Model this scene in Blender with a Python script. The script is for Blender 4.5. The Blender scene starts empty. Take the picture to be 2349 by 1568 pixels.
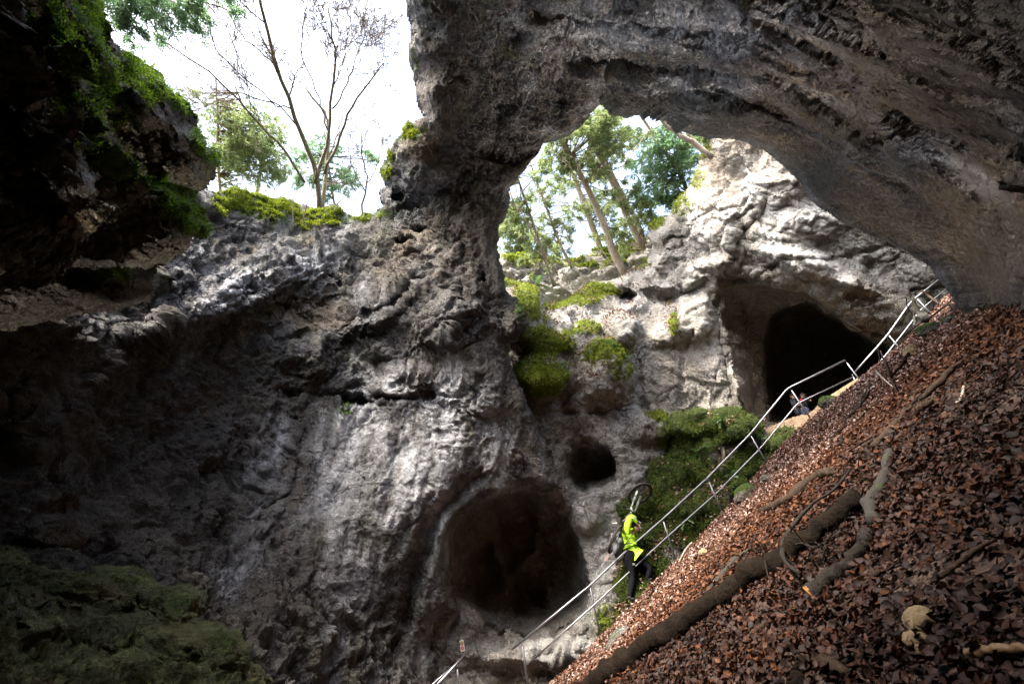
import bpy, math, random
import numpy as np
from mathutils import Vector, Matrix
random.seed(4); rng = np.random.default_rng(7)
SC = bpy.context.scene; COL = SC.collection

# ---------------------------------------------------------------- camera frame (v units: 2349 x 1566 picture units)
F = 1044.; CX, CY = 1174.5, 784.; S = 1.7437
_u = np.array([-228., 1174., -F]); _u /= np.linalg.norm(_u)
_f = np.array([0, 0, -1.]); _y = _f - _f.dot(_u)*_u; _y /= np.linalg.norm(_y); _x = np.cross(_y, _u)
RW = np.stack([_x, _y, _u])                       # camera -> world
def dirs(x, y):
    d = np.stack([np.asarray(x, float)-CX, -(np.asarray(y, float)-CY), np.full(np.shape(x), -F)], -1)
    d /= np.linalg.norm(d, axis=-1, keepdims=True)
    return d @ RW.T
def at(x, y, r): return dirs(x, y)*r
def ats(x, y, r): return at(x/S, y/S, r)          # full-size photo pixels
def ath(x, y, h):                                 # at horizontal distance h
    d = dirs(x/S, y/S); return d*h/np.hypot(d[0], d[1])

cam = bpy.data.cameras.new('camera'); co = bpy.data.objects.new('camera', cam); COL.objects.link(co)
cam.lens = 16.0; cam.sensor_width = 36; cam.clip_start = .05; cam.clip_end = 2000
m = Matrix.Identity(4)
for i in range(3):
    for j in range(3): m[i][j] = RW[i][j]
co.matrix_world = m; SC.camera = co

SUN_EL, SUN_AZ = 51., -147.                        # azimuth from +Y towards +X of the direction TO the sun
w = bpy.data.worlds.new('World'); SC.world = w; w.use_nodes = True
nt = w.node_tree; nt.nodes.clear()
sky = nt.nodes.new('ShaderNodeTexSky'); sky.sky_type = 'NISHITA'; sky.sun_disc = False
sky.sun_elevation = math.radians(SUN_EL); sky.sun_rotation = math.radians(SUN_AZ)
sky.air_density = 1.0; sky.dust_density = 5.0; sky.ozone_density = .6
hs = nt.nodes.new('ShaderNodeHueSaturation'); hs.inputs['Saturation'].default_value = .8
bg = nt.nodes.new('ShaderNodeBackground'); bg.inputs[1].default_value = .15
wo = nt.nodes.new('ShaderNodeOutputWorld')
nt.links.new(sky.outputs[0], hs.inputs['Color']); nt.links.new(hs.outputs[0], bg.inputs[0]); nt.links.new(bg.outputs[0], wo.inputs[0])
sl = bpy.data.lights.new('sun', 'SUN'); sl.energy = 1.5; sl.angle = math.radians(12); sl.color = (1, .93, .82)
so = bpy.data.objects.new('sun', sl); COL.objects.link(so)
_e, _a = math.radians(SUN_EL), math.radians(SUN_AZ)
SUND = Vector((math.sin(_a)*math.cos(_e), math.cos(_a)*math.cos(_e), math.sin(_e)))
so.rotation_euler = SUND.to_track_quat('Z', 'Y').to_euler()
SC.view_settings.view_transform = 'Standard'; SC.view_settings.look = 'None'
SC.view_settings.exposure = 3.1; SC.view_settings.gamma = 1
SC.render.engine = 'CYCLES'
cy = SC.cycles; cy.use_denoising = True; cy.denoising_prefilter = 'NONE'; cy.max_bounces = 6; cy.diffuse_bounces = 4; cy.glossy_bounces = 2
cy.transmission_bounces = 2; cy.transparent_max_bounces = 4; cy.sample_clamp_indirect = 6
cy.caustics_reflective = False; cy.caustics_refractive = False

# ---------------------------------------------------------------- noise
_pr = np.random.default_rng(3); PERM = _pr.permutation(4096); GR = _pr.normal(size=(4096, 3)); GR /= np.linalg.norm(GR, axis=1, keepdims=True)
GR = GR.astype(np.float32)
def _h(i, j, k): return PERM[(PERM[(PERM[i & 4095]+j) & 4095]+k) & 4095]
def pn(P):
    P = P.astype(np.float32); I = np.floor(P).astype(np.int64); f = P-I; t = f*f*f*(f*(f*6-15)+10)
    out = 0
    for a in (0, 1):
        wx = t[:, 0] if a else 1-t[:, 0]
        for b in (0, 1):
            wy = t[:, 1] if b else 1-t[:, 1]
            for c in (0, 1):
                wz = t[:, 2] if c else 1-t[:, 2]
                g = GR[_h(I[:, 0]+a, I[:, 1]+b, I[:, 2]+c)]
                out = out + wx*wy*wz*((f[:, 0]-a)*g[:, 0]+(f[:, 1]-b)*g[:, 1]+(f[:, 2]-c)*g[:, 2])
    return out*1.5
def fbm(P, s, o=4, g=.5, kind='f'):
    P = P*s; v = 0; a = 1.; tot = 0
    for i in range(o):
        n = pn(P+i*17.3)
        if kind == 'r': n = 1-2*np.abs(n)*1.6
        if kind == 'b': n = np.abs(n)*2.4-.6
        v = v+n*a; tot += a; a *= g; P = P*2.03
    return v/tot
def worley(P, s):
    P = (P*s).astype(np.float32); I = np.floor(P).astype(np.int64); f = P-I
    d1 = np.full(len(P), 9., np.float32); d2 = d1.copy()
    for a in (-1, 0, 1):
        for b in (-1, 0, 1):
            for c in (-1, 0, 1):
                h = _h(I[:, 0]+a, I[:, 1]+b, I[:, 2]+c)
                j = GR[h]*.45+.5
                d = (f[:, 0]-a-j[:, 0])**2+(f[:, 1]-b-j[:, 1])**2+(f[:, 2]-c-j[:, 2])**2
                d2 = np.minimum(d2, np.maximum(d1, d)); d1 = np.minimum(d1, d)
    return np.sqrt(d1), np.sqrt(d2)
def facet(P, s):
    P = (P*s).astype(np.float32); I = np.floor(P).astype(np.int64); f = P-I; num = 0; den = 0
    for a in (-1, 0, 1):
        for b in (-1, 0, 1):
            for c in (-1, 0, 1):
                h = _h(I[:, 0]+a, I[:, 1]+b, I[:, 2]+c); j = GR[h]*.5+.5-f
                j[:, 0] += a; j[:, 1] += b; j[:, 2] += c
                d = (j*j).sum(1); w_ = np.exp(-d*16.); num = num+w_*((j*GR[(h*7+3) & 4095]).sum(1)*1.1+GR[(h*5+1) & 4095, 0]*.28); den = den+w_
    return num/(den+1e-12)
def sstep(a, b, x): t = np.clip((x-a)/(b-a), 0, 1); return t*t*(3-2*t)

# ---------------------------------------------------------------- mesh helpers
def link(o, parent=None):
    COL.objects.link(o)
    if parent is not None: o.parent = parent; o.matrix_parent_inverse = Matrix.Translation(-Vector(parent.location))
    return o
def mesh_obj(name, V, Fc, mat, parent=None, smooth=True, attrs=None, matidx=None):
    me = bpy.data.meshes.new(name); V = np.asarray(V, np.float32)
    if isinstance(Fc, np.ndarray):
        n, k = Fc.shape
        me.vertices.add(len(V)); me.vertices.foreach_set('co', V.ravel())
        me.loops.add(n*k); me.loops.foreach_set('vertex_index', Fc.astype(np.int32).ravel())
        me.polygons.add(n); me.polygons.foreach_set('loop_start', np.arange(0, n*k, k, dtype=np.int32))
        me.polygons.foreach_set('loop_total', np.full(n, k, np.int32))
        me.update(calc_edges=True)
    else:
        me.from_pydata([tuple(v) for v in V], [], [tuple(f) for f in Fc]); me.update()
    me.validate()
    if smooth: me.polygons.foreach_set('use_smooth', np.ones(len(me.polygons), bool))
    for k_, a in (attrs or {}).items():
        at_ = me.attributes.new(k_, 'FLOAT', 'POINT'); at_.data.foreach_set('value', np.asarray(a, np.float32))
    for mm in (mat if isinstance(mat, (list, tuple)) else [mat]): me.materials.append(mm)
    if matidx is not None: me.polygons.foreach_set('material_index', np.asarray(matidx, np.int32))
    return link(bpy.data.objects.new(name, me), parent)
def tag(o, label=None, cat=None, group=None, kind=None):
    if label: o['label'] = label
    if cat: o['category'] = cat
    if group: o['group'] = group
    if kind: o['kind'] = kind
    return o
def empty(name, loc, label, cat, group=None):
    o = bpy.data.objects.new(name, None); o.location = tuple(float(c) for c in loc); o.empty_display_size = .2
    COL.objects.link(o); return tag(o, label, cat, group)
class MB:
    def __init__(s): s.V = []; s.F = []; s.n = 0
    def add(s, V, Fc):
        V = np.asarray(V, float); s.V.append(V); s.F += [tuple(int(i)+s.n for i in f) for f in Fc]; s.n += len(V); return s
    def tube(s, pts, rad, k=6, cap=True, noise=0):
        pts = np.asarray(pts, float); n = len(pts); rad = np.broadcast_to(np.asarray(rad, float), (n,))
        T = np.gradient(pts, axis=0); T /= np.linalg.norm(T, axis=1, keepdims=True)+1e-9
        a = np.array([0, 0, 1.]) if abs(T[0][2]) < .9 else np.array([1., 0, 0])
        N = np.cross(T[0], a); N /= np.linalg.norm(N); V = []
        ang = np.arange(k)*2*np.pi/k
        for i in range(n):
            N = N-N.dot(T[i])*T[i]; N /= np.linalg.norm(N)+1e-9; B = np.cross(T[i], N)
            rr = rad[i]*(1+noise*rng.uniform(-1, 1, k))
            V.append(pts[i]+(np.cos(ang)*rr)[:, None]*N+(np.sin(ang)*rr)[:, None]*B)
        V = np.concatenate(V); Fc = []
        for i in range(n-1):
            for j in range(k):
                Fc.append((i*k+j, i*k+(j+1) % k, (i+1)*k+(j+1) % k, (i+1)*k+j))
        if cap: Fc.append(tuple(range(k))[::-1]); Fc.append(tuple((n-1)*k+j for j in range(k)))
        return s.add(V, Fc)
    def ring(s, c, a, b, rt, n=48, k=8):
        t = np.arange(n)*2*np.pi/n; c = np.asarray(c); nn = np.cross(a, b); nn /= np.linalg.norm(nn); V = []
        for q in t:
            rad = np.cos(q)*a+np.sin(q)*b; ru = rad/np.linalg.norm(rad)
            for p in range(k):
                V.append(c+rad+rt*(math.cos(p*2*math.pi/k)*ru+math.sin(p*2*math.pi/k)*nn))
        Fc = [(i*k+j, i*k+(j+1) % k, ((i+1) % n)*k+(j+1) % k, ((i+1) % n)*k+j) for i in range(n) for j in range(k)]
        return s.add(V, Fc)
    def ball(s, c, ax, nu=12, nv=8, noise=0):
        c = np.asarray(c, float); V = []; ax = np.asarray(ax, float)
        if ax.ndim == 0: ax = np.eye(3)*ax
        if ax.ndim == 1: ax = np.diag(ax)
        for i in range(nv+1):
            th = math.pi*i/nv
            for j in range(nu):
                ph = 2*math.pi*j/nu
                p = np.array([math.sin(th)*math.cos(ph), math.sin(th)*math.sin(ph), math.cos(th)])
                V.append(c+(p*(1+noise*rng.uniform(-1, 1))) @ ax)
        Fc = [(i*nu+j, (i+1)*nu+j, (i+1)*nu+(j+1) % nu, i*nu+(j+1) % nu) for i in range(nv) for j in range(nu)]
        return s.add(V, Fc)
    def box(s, c, ax):
        c = np.asarray(c, float); ax = np.asarray(ax, float)
        if ax.ndim == 1: ax = np.diag(ax)
        V = [c+(np.array([a, b, d])) @ ax for a in (-1, 1) for b in (-1, 1) for d in (-1, 1)]
        return s.add(V, [(0, 1, 3, 2), (4, 6, 7, 5), (0, 4, 5, 1), (2, 3, 7, 6), (0, 2, 6, 4), (1, 5, 7, 3)])
    def build(s, name, mat, parent=None, smooth=True):
        return mesh_obj(name, np.concatenate(s.V), s.F, mat, parent, smooth)

# ---------------------------------------------------------------- materials
def ramp(nt, fac, stops):
    r = nt.nodes.new('ShaderNodeValToRGB'); e = r.color_ramp.elements
    while len(e) < len(stops): e.new(.5)
    for i, (p, c) in enumerate(stops): e[i].position = p; e[i].color = (*c, 1) if len(c) == 3 else c
    nt.links.new(fac, r.inputs[0]); return r.outputs[0]
class NB:
    def __init__(s, name):
        s.m = bpy.data.materials.new(name); s.m.use_nodes = True; s.nt = s.m.node_tree
        s.b = s.nt.nodes['Principled BSDF']; s.tc = s.nt.nodes.new('ShaderNodeTexCoord')
    def n(s, t, **k):
        x = s.nt.nodes.new(t)
        for a, b in k.items(): setattr(x, a, b)
        return x
    def l(s, a, b): s.nt.links.new(a, b)
    def co(s, sc=(1, 1, 1), rot=(0, 0, 0)):
        mp = s.n('ShaderNodeMapping'); mp.inputs['Scale'].default_value = sc; mp.inputs['Rotation'].default_value = rot
        s.l(s.tc.outputs['Object'], mp.inputs[0]); return mp.outputs[0]
    def noise(s, scale, detail=6, rough=.6, dist=0, vec=None):
        x = s.n('ShaderNodeTexNoise'); x.inputs['Scale'].default_value = scale; x.inputs['Detail'].default_value = detail
        x.inputs['Roughness'].default_value = rough; x.inputs['Distortion'].default_value = dist
        s.l(vec if vec is not None else s.co(), x.inputs['Vector']); return x.outputs['Fac']
    def vor(s, scale, vec=None, feat='F1'):
        x = s.n('ShaderNodeTexVoronoi', feature=feat); x.inputs['Scale'].default_value = scale
        s.l(vec if vec is not None else s.co(), x.inputs['Vector']); return x.outputs['Distance']
    def mix(s, f, a, b, mode='MIX'):
        x = s.n('ShaderNodeMix', data_type='RGBA', blend_type=mode)
        for v, i in ((f, 0), (a, 6), (b, 7)):
            if isinstance(v, (int, float)): x.inputs[i].default_value = v
            elif isinstance(v, tuple): x.inputs[i].default_value = (*v, 1)
            else: s.l(v, x.inputs[i])
        return x.outputs[2]
    def math(s, op, a, b=0., c=None):
        x = s.n('ShaderNodeMath', operation=op)
        for i, v in enumerate((a, b, c)):
            if v is None: continue
            if isinstance(v, (int, float)): x.inputs[i].default_value = v
            else: s.l(v, x.inputs[i])
        return x.outputs[0]
    def mr(s, v, a, b, c=0, d=1):
        x = s.n('ShaderNodeMapRange'); s.l(v, x.inputs[0])
        for i, q in enumerate((a, b, c, d)): x.inputs[i+1].default_value = q
        return x.outputs[0]
    def attr(s, name): x = s.n('ShaderNodeAttribute', attribute_name=name); return x.outputs['Fac']
    def bump(s, h, st, dist, prev=None):
        x = s.n('ShaderNodeBump'); x.inputs['Strength'].default_value = st; x.inputs['Distance'].default_value = dist
        s.l(h, x.inputs['Height'])
        if prev is not None: s.l(prev, x.inputs['Normal'])
        s.l(x.outputs[0], s.b.inputs['Normal']); return x.outputs[0]
    def color(s, c): (s.l(c, s.b.inputs['Base Color']) if not isinstance(c, tuple) else setattr(s.b.inputs['Base Color'], 'default_value', (*c, 1))); return s
    def rough(s, r): s.b.inputs['Roughness'].default_value = r; return s

def rock_mat(name, pal, stain=.45, mosscol=((.035, .06, .008), (.12, .17, .015)), streak=.5, speck=1., bumpd=.05, pale=(.44, .45, .47)):
    k = NB(name)
    n1 = k.noise(.55, 5, .62, 1.2)
    base = ramp(k.nt, n1, [(.30, pal[0]), (.43, pal[1]), (.52, pal[2]), (.60, pal[3]), (.72, pal[4])])
    n2 = k.noise(3.2, 6, .7, .6)
    base = k.mix(k.mr(n2, .35, .65, 0, .75*speck), base, pal[0])
    n3 = k.noise(1.3, 7, .68, 0, k.co((1, 1, .28), (.25, .1, 0)))
    base = k.mix(k.mr(n3, .5, .68, 0, streak), base, pale)
    n3b = k.noise(1.9, 5, .7, 0, k.co((1, 1, .3), (.15, .2, .6)))
    base = k.mix(k.mr(n3b, .54, .68, 0, streak*1.1), base, tuple(c*.35 for c in pal[0]))
    n4 = k.noise(26, 3, .75)
    base = k.mix(k.mr(k.noise(11, 4, .72), .42, .62, 0, .6), base, tuple(c*.9 for c in pal[0]))
    base = k.mix(k.mr(n4, .38, .62, .0, .7), k.mix(1., base, (1.25, 1.25, 1.25), 'MULTIPLY'), tuple(c*.5 for c in pal[1]))
    base = k.mix(k.mr(k.noise(.9, 5, .6, 1.5, k.co((1, 1, .7), (.5, .3, .2))), .52, .66, 0, stain), base, k.mix(n2, (.05, .055, .022), (.16, .165, .08)))
    base = k.mix(k.mr(k.noise(1.4, 6, .65, 1., k.co((1, 1, .5), (.2, .7, .9))), .55, .68, 0, stain), base, k.mix(n2, (.10, .06, .03), (.27, .19, .11)))
    base = k.mix(k.math('MULTIPLY', k.attr('pale'), k.mr(n3, .40, .56, .1, 1)), base, k.mix(k.mr(n2, .4, .62), pale, tuple(c*.55 for c in pale)))  # mineral streaks and painted-in light share this paler rock colour
    nz = k.n('ShaderNodeTexNoise'); nz.inputs['Scale'].default_value = 1.1; nz.inputs['Detail'].default_value = 5; k.l(k.co(), nz.inputs['Vector'])
    vm = k.n('ShaderNodeVectorMath', operation='MULTIPLY_ADD'); k.l(nz.outputs['Color'], vm.inputs[0]); vm.inputs[1].default_value = (1.3, 1.3, 1.3); k.l(k.co((1, 1, 1.5), (.2, .5, .1)), vm.inputs[2])
    e1 = k.mr(k.vor(.55, vm.outputs[0], 'DISTANCE_TO_EDGE'), 0, .022, 1, 0); e2 = k.mr(k.vor(1.9, vm.outputs[0], 'DISTANCE_TO_EDGE'), 0, .035, 1, 0)
    crk = k.math('MULTIPLY', k.math('MAXIMUM', e1, k.math('MULTIPLY', e2, .7)), k.mr(k.noise(.8, 4, .6), .42, .6))
    base = k.mix(k.math('MULTIPLY', crk, .7), base, tuple(c*.3 for c in pal[0]))
    tone = k.attr('tone')   # iron-stained / weathered patches
    base = k.mix(k.math('MULTIPLY', tone, .5), base, k.mix(n2, (.22, .13, .06), (.36, .27, .16)))
    crust_shade = k.attr('dark')
    base = k.mix(crust_shade, base, k.mix(n2, (.03, .028, .028), (.085, .075, .065)))  # dark crust, and shade painted into the rock colour
    mo = k.math('ADD', k.attr('moss'), k.mr(k.noise(5.5, 6, .7), .3, .7, -.35, .35))
    mo = k.mr(mo, .42, .6)
    mc = k.mix(k.mr(k.noise(9, 5, .7), .3, .7), mosscol[0], mosscol[1])
    mc = k.mix(k.mr(k.noise(60, 3, .6), .35, .7, 0, .6), mc, tuple(c*.35 for c in mosscol[0]))
    k.color(k.mix(mo, base, mc)); k.rough(.82)
    k.l(k.mr(n2, .3, .7, .6, .95), k.b.inputs['Roughness'])
    k.b.inputs['Specular IOR Level'].default_value = .35
    b0 = k.bump(k.math('MULTIPLY', crk, -1.), 1, bumpd*1.6)
    b1 = k.bump(k.noise(6, 7, .74, .3), 1, bumpd*3.6, b0)
    b2 = k.bump(k.mr(k.vor(11), 0, .7), .8, bumpd*.6, b1)
    k.bump(k.noise(45, 3, .7), .9, bumpd*.3, b2)
    return k.m
GREY = ((.07, .062, .055), (.15, .14, .125), (.27, .255, .235), (.34, .315, .275), (.42, .41, .40))
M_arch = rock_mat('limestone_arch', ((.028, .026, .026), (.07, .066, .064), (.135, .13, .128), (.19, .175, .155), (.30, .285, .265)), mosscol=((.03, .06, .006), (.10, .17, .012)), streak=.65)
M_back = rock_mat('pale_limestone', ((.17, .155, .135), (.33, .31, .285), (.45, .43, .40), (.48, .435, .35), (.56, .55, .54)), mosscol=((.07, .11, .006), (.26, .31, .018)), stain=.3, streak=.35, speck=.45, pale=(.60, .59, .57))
M_bank = rock_mat('mossed_bank_rock', ((.08, .075, .06), (.16, .15, .13), (.26, .25, .225), (.30, .27, .21), (.36, .35, .33)), mosscol=((.02, .034, .002), (.075, .105, .008)))
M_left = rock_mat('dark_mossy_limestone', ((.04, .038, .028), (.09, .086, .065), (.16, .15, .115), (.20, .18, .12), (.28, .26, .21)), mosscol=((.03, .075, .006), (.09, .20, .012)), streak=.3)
M_fore = rock_mat('green_algae_limestone', ((.025, .03, .010), (.10, .12, .035), (.22, .25, .075), (.27, .28, .10), (.34, .36, .16)), streak=.2)
M_shell = rock_mat('cave_limestone', ((.03, .03, .028), (.06, .055, .05), (.09, .085, .08), (.1, .1, .09), (.13, .13, .12)), streak=.2)

def simple(name, c, rough=.6, metal=0, spec=.5, noise=None, bump=0, scale=20):
    k = NB(name)
    if noise: k.color(k.mix(k.mr(k.noise(scale, 6, .7), .3, .7), c, noise))
    else: k.color(c)
    k.rough(rough); k.b.inputs['Metallic'].default_value = metal; k.b.inputs['Specular IOR Level'].default_value = spec
    if bump: k.bump(k.noise(scale*2, 8, .7), .8, bump)
    return k.m
M_steel = simple('galvanised_steel', (.34, .35, .37), .42, 1, noise=(.2, .2, .22), scale=30)
M_bark = simple('grey_bark', (.13, .11, .08), .9, noise=(.26, .22, .16), bump=.02, scale=14)
M_barkpale = simple('pale_bark', (.22, .18, .14), .9, noise=(.42, .36, .30), bump=.04, scale=9)
M_twig = simple('brown_twig', (.09, .065, .045), .9, noise=(.17, .13, .09), scale=8)
M_wood = simple('dark_wet_wood', (.003, .002, .0015), .8, spec=.1, noise=(.016, .0095, .005), bump=.05, scale=9)
M_wood2 = simple('grey_wood', (.009, .0075, .006), .85, spec=.15, noise=(.032, .026, .021), bump=.03, scale=12)
M_cut = simple('orange_cut_wood', (.16, .07, .015), .7, noise=(.3, .13, .03), scale=30)
def leafm(name, cols, trans=.4, rough=.5, scale=1.3):
    m = bpy.data.materials.new(name); m.use_nodes = True; nt = m.node_tree; b = nt.nodes['Principled BSDF']
    a = nt.nodes.new('ShaderNodeAttribute'); a.attribute_name = 'vary'
    c = ramp(nt, a.outputs['Fac'], [(i/(len(cols)-1), q) for i, q in enumerate(cols)])
    nt.links.new(c, b.inputs['Base Color']); b.inputs['Roughness'].default_value = rough
    if trans:
        t = nt.nodes.new('ShaderNodeBsdfTranslucent'); x = nt.nodes.new('ShaderNodeMixShader'); x.inputs[0].default_value = trans
        nt.links.new(c, t.inputs[0]); nt.links.new(b.outputs[0], x.inputs[1]); nt.links.new(t.outputs[0], x.inputs[2])
        nt.links.new(x.outputs[0], nt.nodes['Material Output'].inputs[0])
    return m
M_needle = leafm('conifer_green', [(.06, .10, .04), (.14, .19, .07), (.24, .30, .12), (.38, .40, .20)], .55)
M_needle2 = leafm('blue_green_foliage', [(.06, .13, .07), (.12, .22, .11), (.18, .30, .15), (.28, .38, .2)], .6)
M_mossvivid = leafm('vivid_moss', [(.04, .09, .008), (.11, .22, .012), (.19, .34, .02), (.28, .43, .03)], .4, .8)
M_mossleaf = leafm('moss_green', [(.022, .045, .003), (.065, .11, .007), (.12, .18, .012), (.20, .27, .018)], .28, .9)
M_mossgold = leafm('golden_moss', [(.06, .10, .005), (.16, .21, .012), (.27, .32, .018), (.38, .40, .03)], .4, .8)
M_fern = leafm('fern_green', [(.03, .07, .02), (.08, .15, .05), (.16, .25, .11)], .3, .6)
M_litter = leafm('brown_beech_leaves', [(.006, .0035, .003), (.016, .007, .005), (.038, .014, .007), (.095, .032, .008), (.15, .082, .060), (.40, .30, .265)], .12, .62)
M_litter.node_tree.nodes['Principled BSDF'].inputs['Specular IOR Level'].default_value = .22

# ---------------------------------------------------------------- relief rock masses
def tps(ctrl):
    c = np.array(ctrl, float); p = c[:, :2]/500; r = c[:, 2]; n = len(p)
    d = np.linalg.norm(p[:, None]-p[None], axis=2); K = d*d*np.log(d+1e-6)+np.eye(n)*.01
    P = np.c_[np.ones(n), p]; A = np.block([[K, P], [P.T, np.zeros((3, 3))]])
    w_ = np.linalg.solve(A, np.r_[r, 0, 0, 0])
    def f(x, y):
        q = np.stack([x, y], -1).reshape(-1, 2)/500; out = w_[n]+q @ w_[n+1:]
        for i in range(n):
            dd = np.linalg.norm(q-p[i], axis=1); out = out+w_[i]*dd*dd*np.log(dd+1e-6)
        return out.reshape(np.shape(x))
    return f
def sdist(poly, x, y):
    """signed distance, positive inside"""
    P = np.array(poly, float); d = np.full(x.shape, 1e9); ins = np.zeros(x.shape, bool)
    for i in range(len(P)):
        a = P[i]; b = P[(i+1) % len(P)]; e = b-a; L = e.dot(e)+1e-9
        t = np.clip(((x-a[0])*e[0]+(y-a[1])*e[1])/L, 0, 1)
        d = np.minimum(d, (x-a[0]-t*e[0])**2+(y-a[1]-t*e[1])**2)
        if a[1] != b[1]:
            c = ((a[1] > y) != (b[1] > y)) & (x < (b[0]-a[0])*(y-a[1])/(b[1]-a[1])+a[0]); ins ^= c
    d = np.sqrt(d); return np.where(ins, d, -d)
def coords(a, b, lo, hi, h):
    c = list(np.arange(max(a, lo), min(b, hi)+h, h)); s_ = h
    while c[-1] < b: s_ *= 1.15; c.append(c[-1]+s_)
    s_ = h
    while c[0] > a: s_ *= 1.15; c.insert(0, c[0]-s_)
    return np.array(c)
RELIEF = {}
def relief(name, poly, ctrl, mat, h=3., R=.8, T=2., layers=(), holes=(), bumps=(), cracks=(), moss=(), tone=(), dark=(), pale=(), warp=6., mossup=.25, clampr=(2.5, 60), mosspuff=.1, mossauto=0, rmod=None, smooth=(), flows=(), crackw=1.):
    P = np.array(poly, float)
    xs = coords(P[:, 0].min(), P[:, 0].max(), -30, 2380, h); ys = coords(P[:, 1].min(), P[:, 1].max(), -30, 1600, h)
    X, Yg = np.meshgrid(xs, ys)
    q = np.stack([X, Yg, X*0+len(RELIEF)*371.], -1).reshape(-1, 3)/46.
    wx = (fbm(q, 1, 3, .6)*warp).reshape(X.shape); wy = (fbm(q+91, 1, 3, .6)*warp).reshape(X.shape)
    Xw, Yw = X+wx, Yg+wy
    sd = sdist(poly, Xw, Yw)
    ff = tps(ctrl); r = ff(X, Yg)
    r = np.clip(r, *clampr)
    for (bx, by, rx, ry, ang, amp) in bumps:         # amp > 0: towards the viewer
        ca, sa = math.cos(math.radians(ang)), math.sin(math.radians(ang))
        u = ((Xw-bx)*ca+(Yw-by)*sa)/rx; v = (-(Xw-bx)*sa+(Yw-by)*ca)/ry
        dd = np.sqrt(u*u+v*v); r = r-amp*(1-sstep(.35, 1.25, dd))
    def field(lst):
        f_ = np.zeros(X.shape)
        for q_ in lst:
            bx, by, rx, ry, s_ = q_[:5]; an = math.radians(q_[5]) if len(q_) > 5 else 0.; ca, sa = math.cos(an), math.sin(an)
            u = ((Xw-bx)*ca+(Yw-by)*sa)/rx; v = (-(Xw-bx)*sa+(Yw-by)*ca)/ry
            f_ = np.maximum(f_, s_*(1-sstep(.45, 1.25, np.hypot(u, v))))
        return f_
    streak = np.zeros(X.shape)
    for (ang, wd, ln, amp, zones, kd) in flows:      # water-worn flutes and folds running at an angle
        ca, sa = math.cos(math.radians(ang)), math.sin(math.radians(ang)); a_ = (X*ca+Yg*sa); b_ = (-X*sa+Yg*ca)
        q = np.stack([(a_+wx*1.5)/ln, (b_+wy*1.5)/wd, X*0+ang], -1).reshape(-1, 3); n_ = fbm(q, 1, 4, .5, kd).reshape(X.shape)
        z_ = field(zones); r = r-amp*n_*z_; streak = np.where(z_ > .02, streak+n_*z_, streak)
    for (pl, wd, amp) in cracks:
        d = np.full(X.shape, 1e9)
        for i in range(len(pl)-1):
            a = np.array(pl[i], float); e = np.array(pl[i+1], float)-a; t = np.clip(((Xw-a[0])*e[0]+(Yw-a[1])*e[1])/(e.dot(e)), 0, 1)
            d = np.minimum(d, np.hypot(Xw-a[0]-t*e[0], Yw-a[1]-t*e[1]))
        r = r+amp*np.exp(-(d/wd)**2)
    for (hp, depth, edge) in holes:
        hd = sdist(hp, X+wx*1.6, Yg+wy*1.6); t = np.clip(hd/edge, 0, 1)
        r = r+depth*np.sqrt(1-(1-t)**2)+.35*sstep(-edge*.35, 0, hd)
    if rmod is not None: r = rmod(X, Yg, r)
    e = np.clip(sd, 0, None)*r/F
    RR = R(X, Yg) if callable(R) else R
    r = r+RR*.85*np.clip(1-e/RR, 0, 1)**2.4
    Wd = dirs(X, Yg)*r[..., None]
    def normals(Wd):
        gx = np.gradient(Wd, axis=1); gy = np.gradient(Wd, axis=0); N = np.cross(gx, gy)
        N /= np.linalg.norm(N, axis=-1, keepdims=True)+1e-9
        s_ = np.sign((N*dirs(X, Yg)).sum(-1)); return -N*s_[..., None]
    N = normals(Wd); pf = Wd.reshape(-1, 3); disp = np.zeros(len(pf))
    # domain warp
    wp = pf+np.stack([fbm(pf+5, .7, 2), fbm(pf+55, .7, 2), fbm(pf+155, .7, 2)], -1)*.5
    for L in layers:
        kd, sc_, amp, st = L[:4]; q = wp*np.array(st)
        if kd == 'pit':
            a, b = worley(q, sc_); disp -= amp*(1-sstep(.12, .38, a))
        elif kd == 'cell':
            a, b = worley(q, sc_); disp += amp*(sstep(0, .45, b-a)-.5)
        elif kd == 'crack':
            n_ = fbm(q+33, sc_, 3); disp -= amp*(1-sstep(0, .05, np.abs(n_)))*sstep(-.3, .2, fbm(q+77, sc_*.7, 2)); disp += amp*.35*np.sign(n_)*sstep(.05, 0, 0*n_)*0
        elif kd == 'facet':
            disp += amp*facet(q, sc_)/1.
        elif kd == 'scal':
            a, b = worley(q, sc_); disp += amp*(a*a-.4)
        else: disp += amp*fbm(q, sc_, L[4] if len(L) > 4 else 4, .5, kd)
    disp = disp.reshape(r.shape)*(.4+.6*sstep(0, 1.1, e))*(1-field(smooth))*np.clip(3*np.abs((N*dirs(X, Yg)).sum(-1)), .12, 1)
    Wn = Wd+N*disp[..., None]; N2 = normals(Wn)
    mo = field(moss); up = N2[..., 2]
    mo = mo*(mossup+(1-mossup)*sstep(.0, .6, up))*1.25
    if mossauto: mo = np.maximum(mo, mossauto*sstep(.45, .8, up))
    mo = np.clip(mo, 0, 1)
    mk = sstep(.38, .68, mo+.55*fbm(pf, 2.2, 4).reshape(X.shape)-.04)*(mo > .05)
    Wn = Wn+N2*(mk*mosspuff*(1+.9*fbm(pf, 6, 3, .6, 'b').reshape(X.shape)))[..., None]
    inside = (sd > 0)
    cell = inside[:-1, :-1] & inside[1:, :-1] & inside[:-1, 1:] & inside[1:, 1:]
    ny, nx = X.shape; idx = np.arange(nx*ny).reshape(ny, nx)
    A, B, C, D_ = idx[:-1, :-1][cell], idx[:-1, 1:][cell], idx[1:, 1:][cell], idx[1:, :-1][cell]
    Fc = np.stack([A, D_, C, B], 1)
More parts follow.
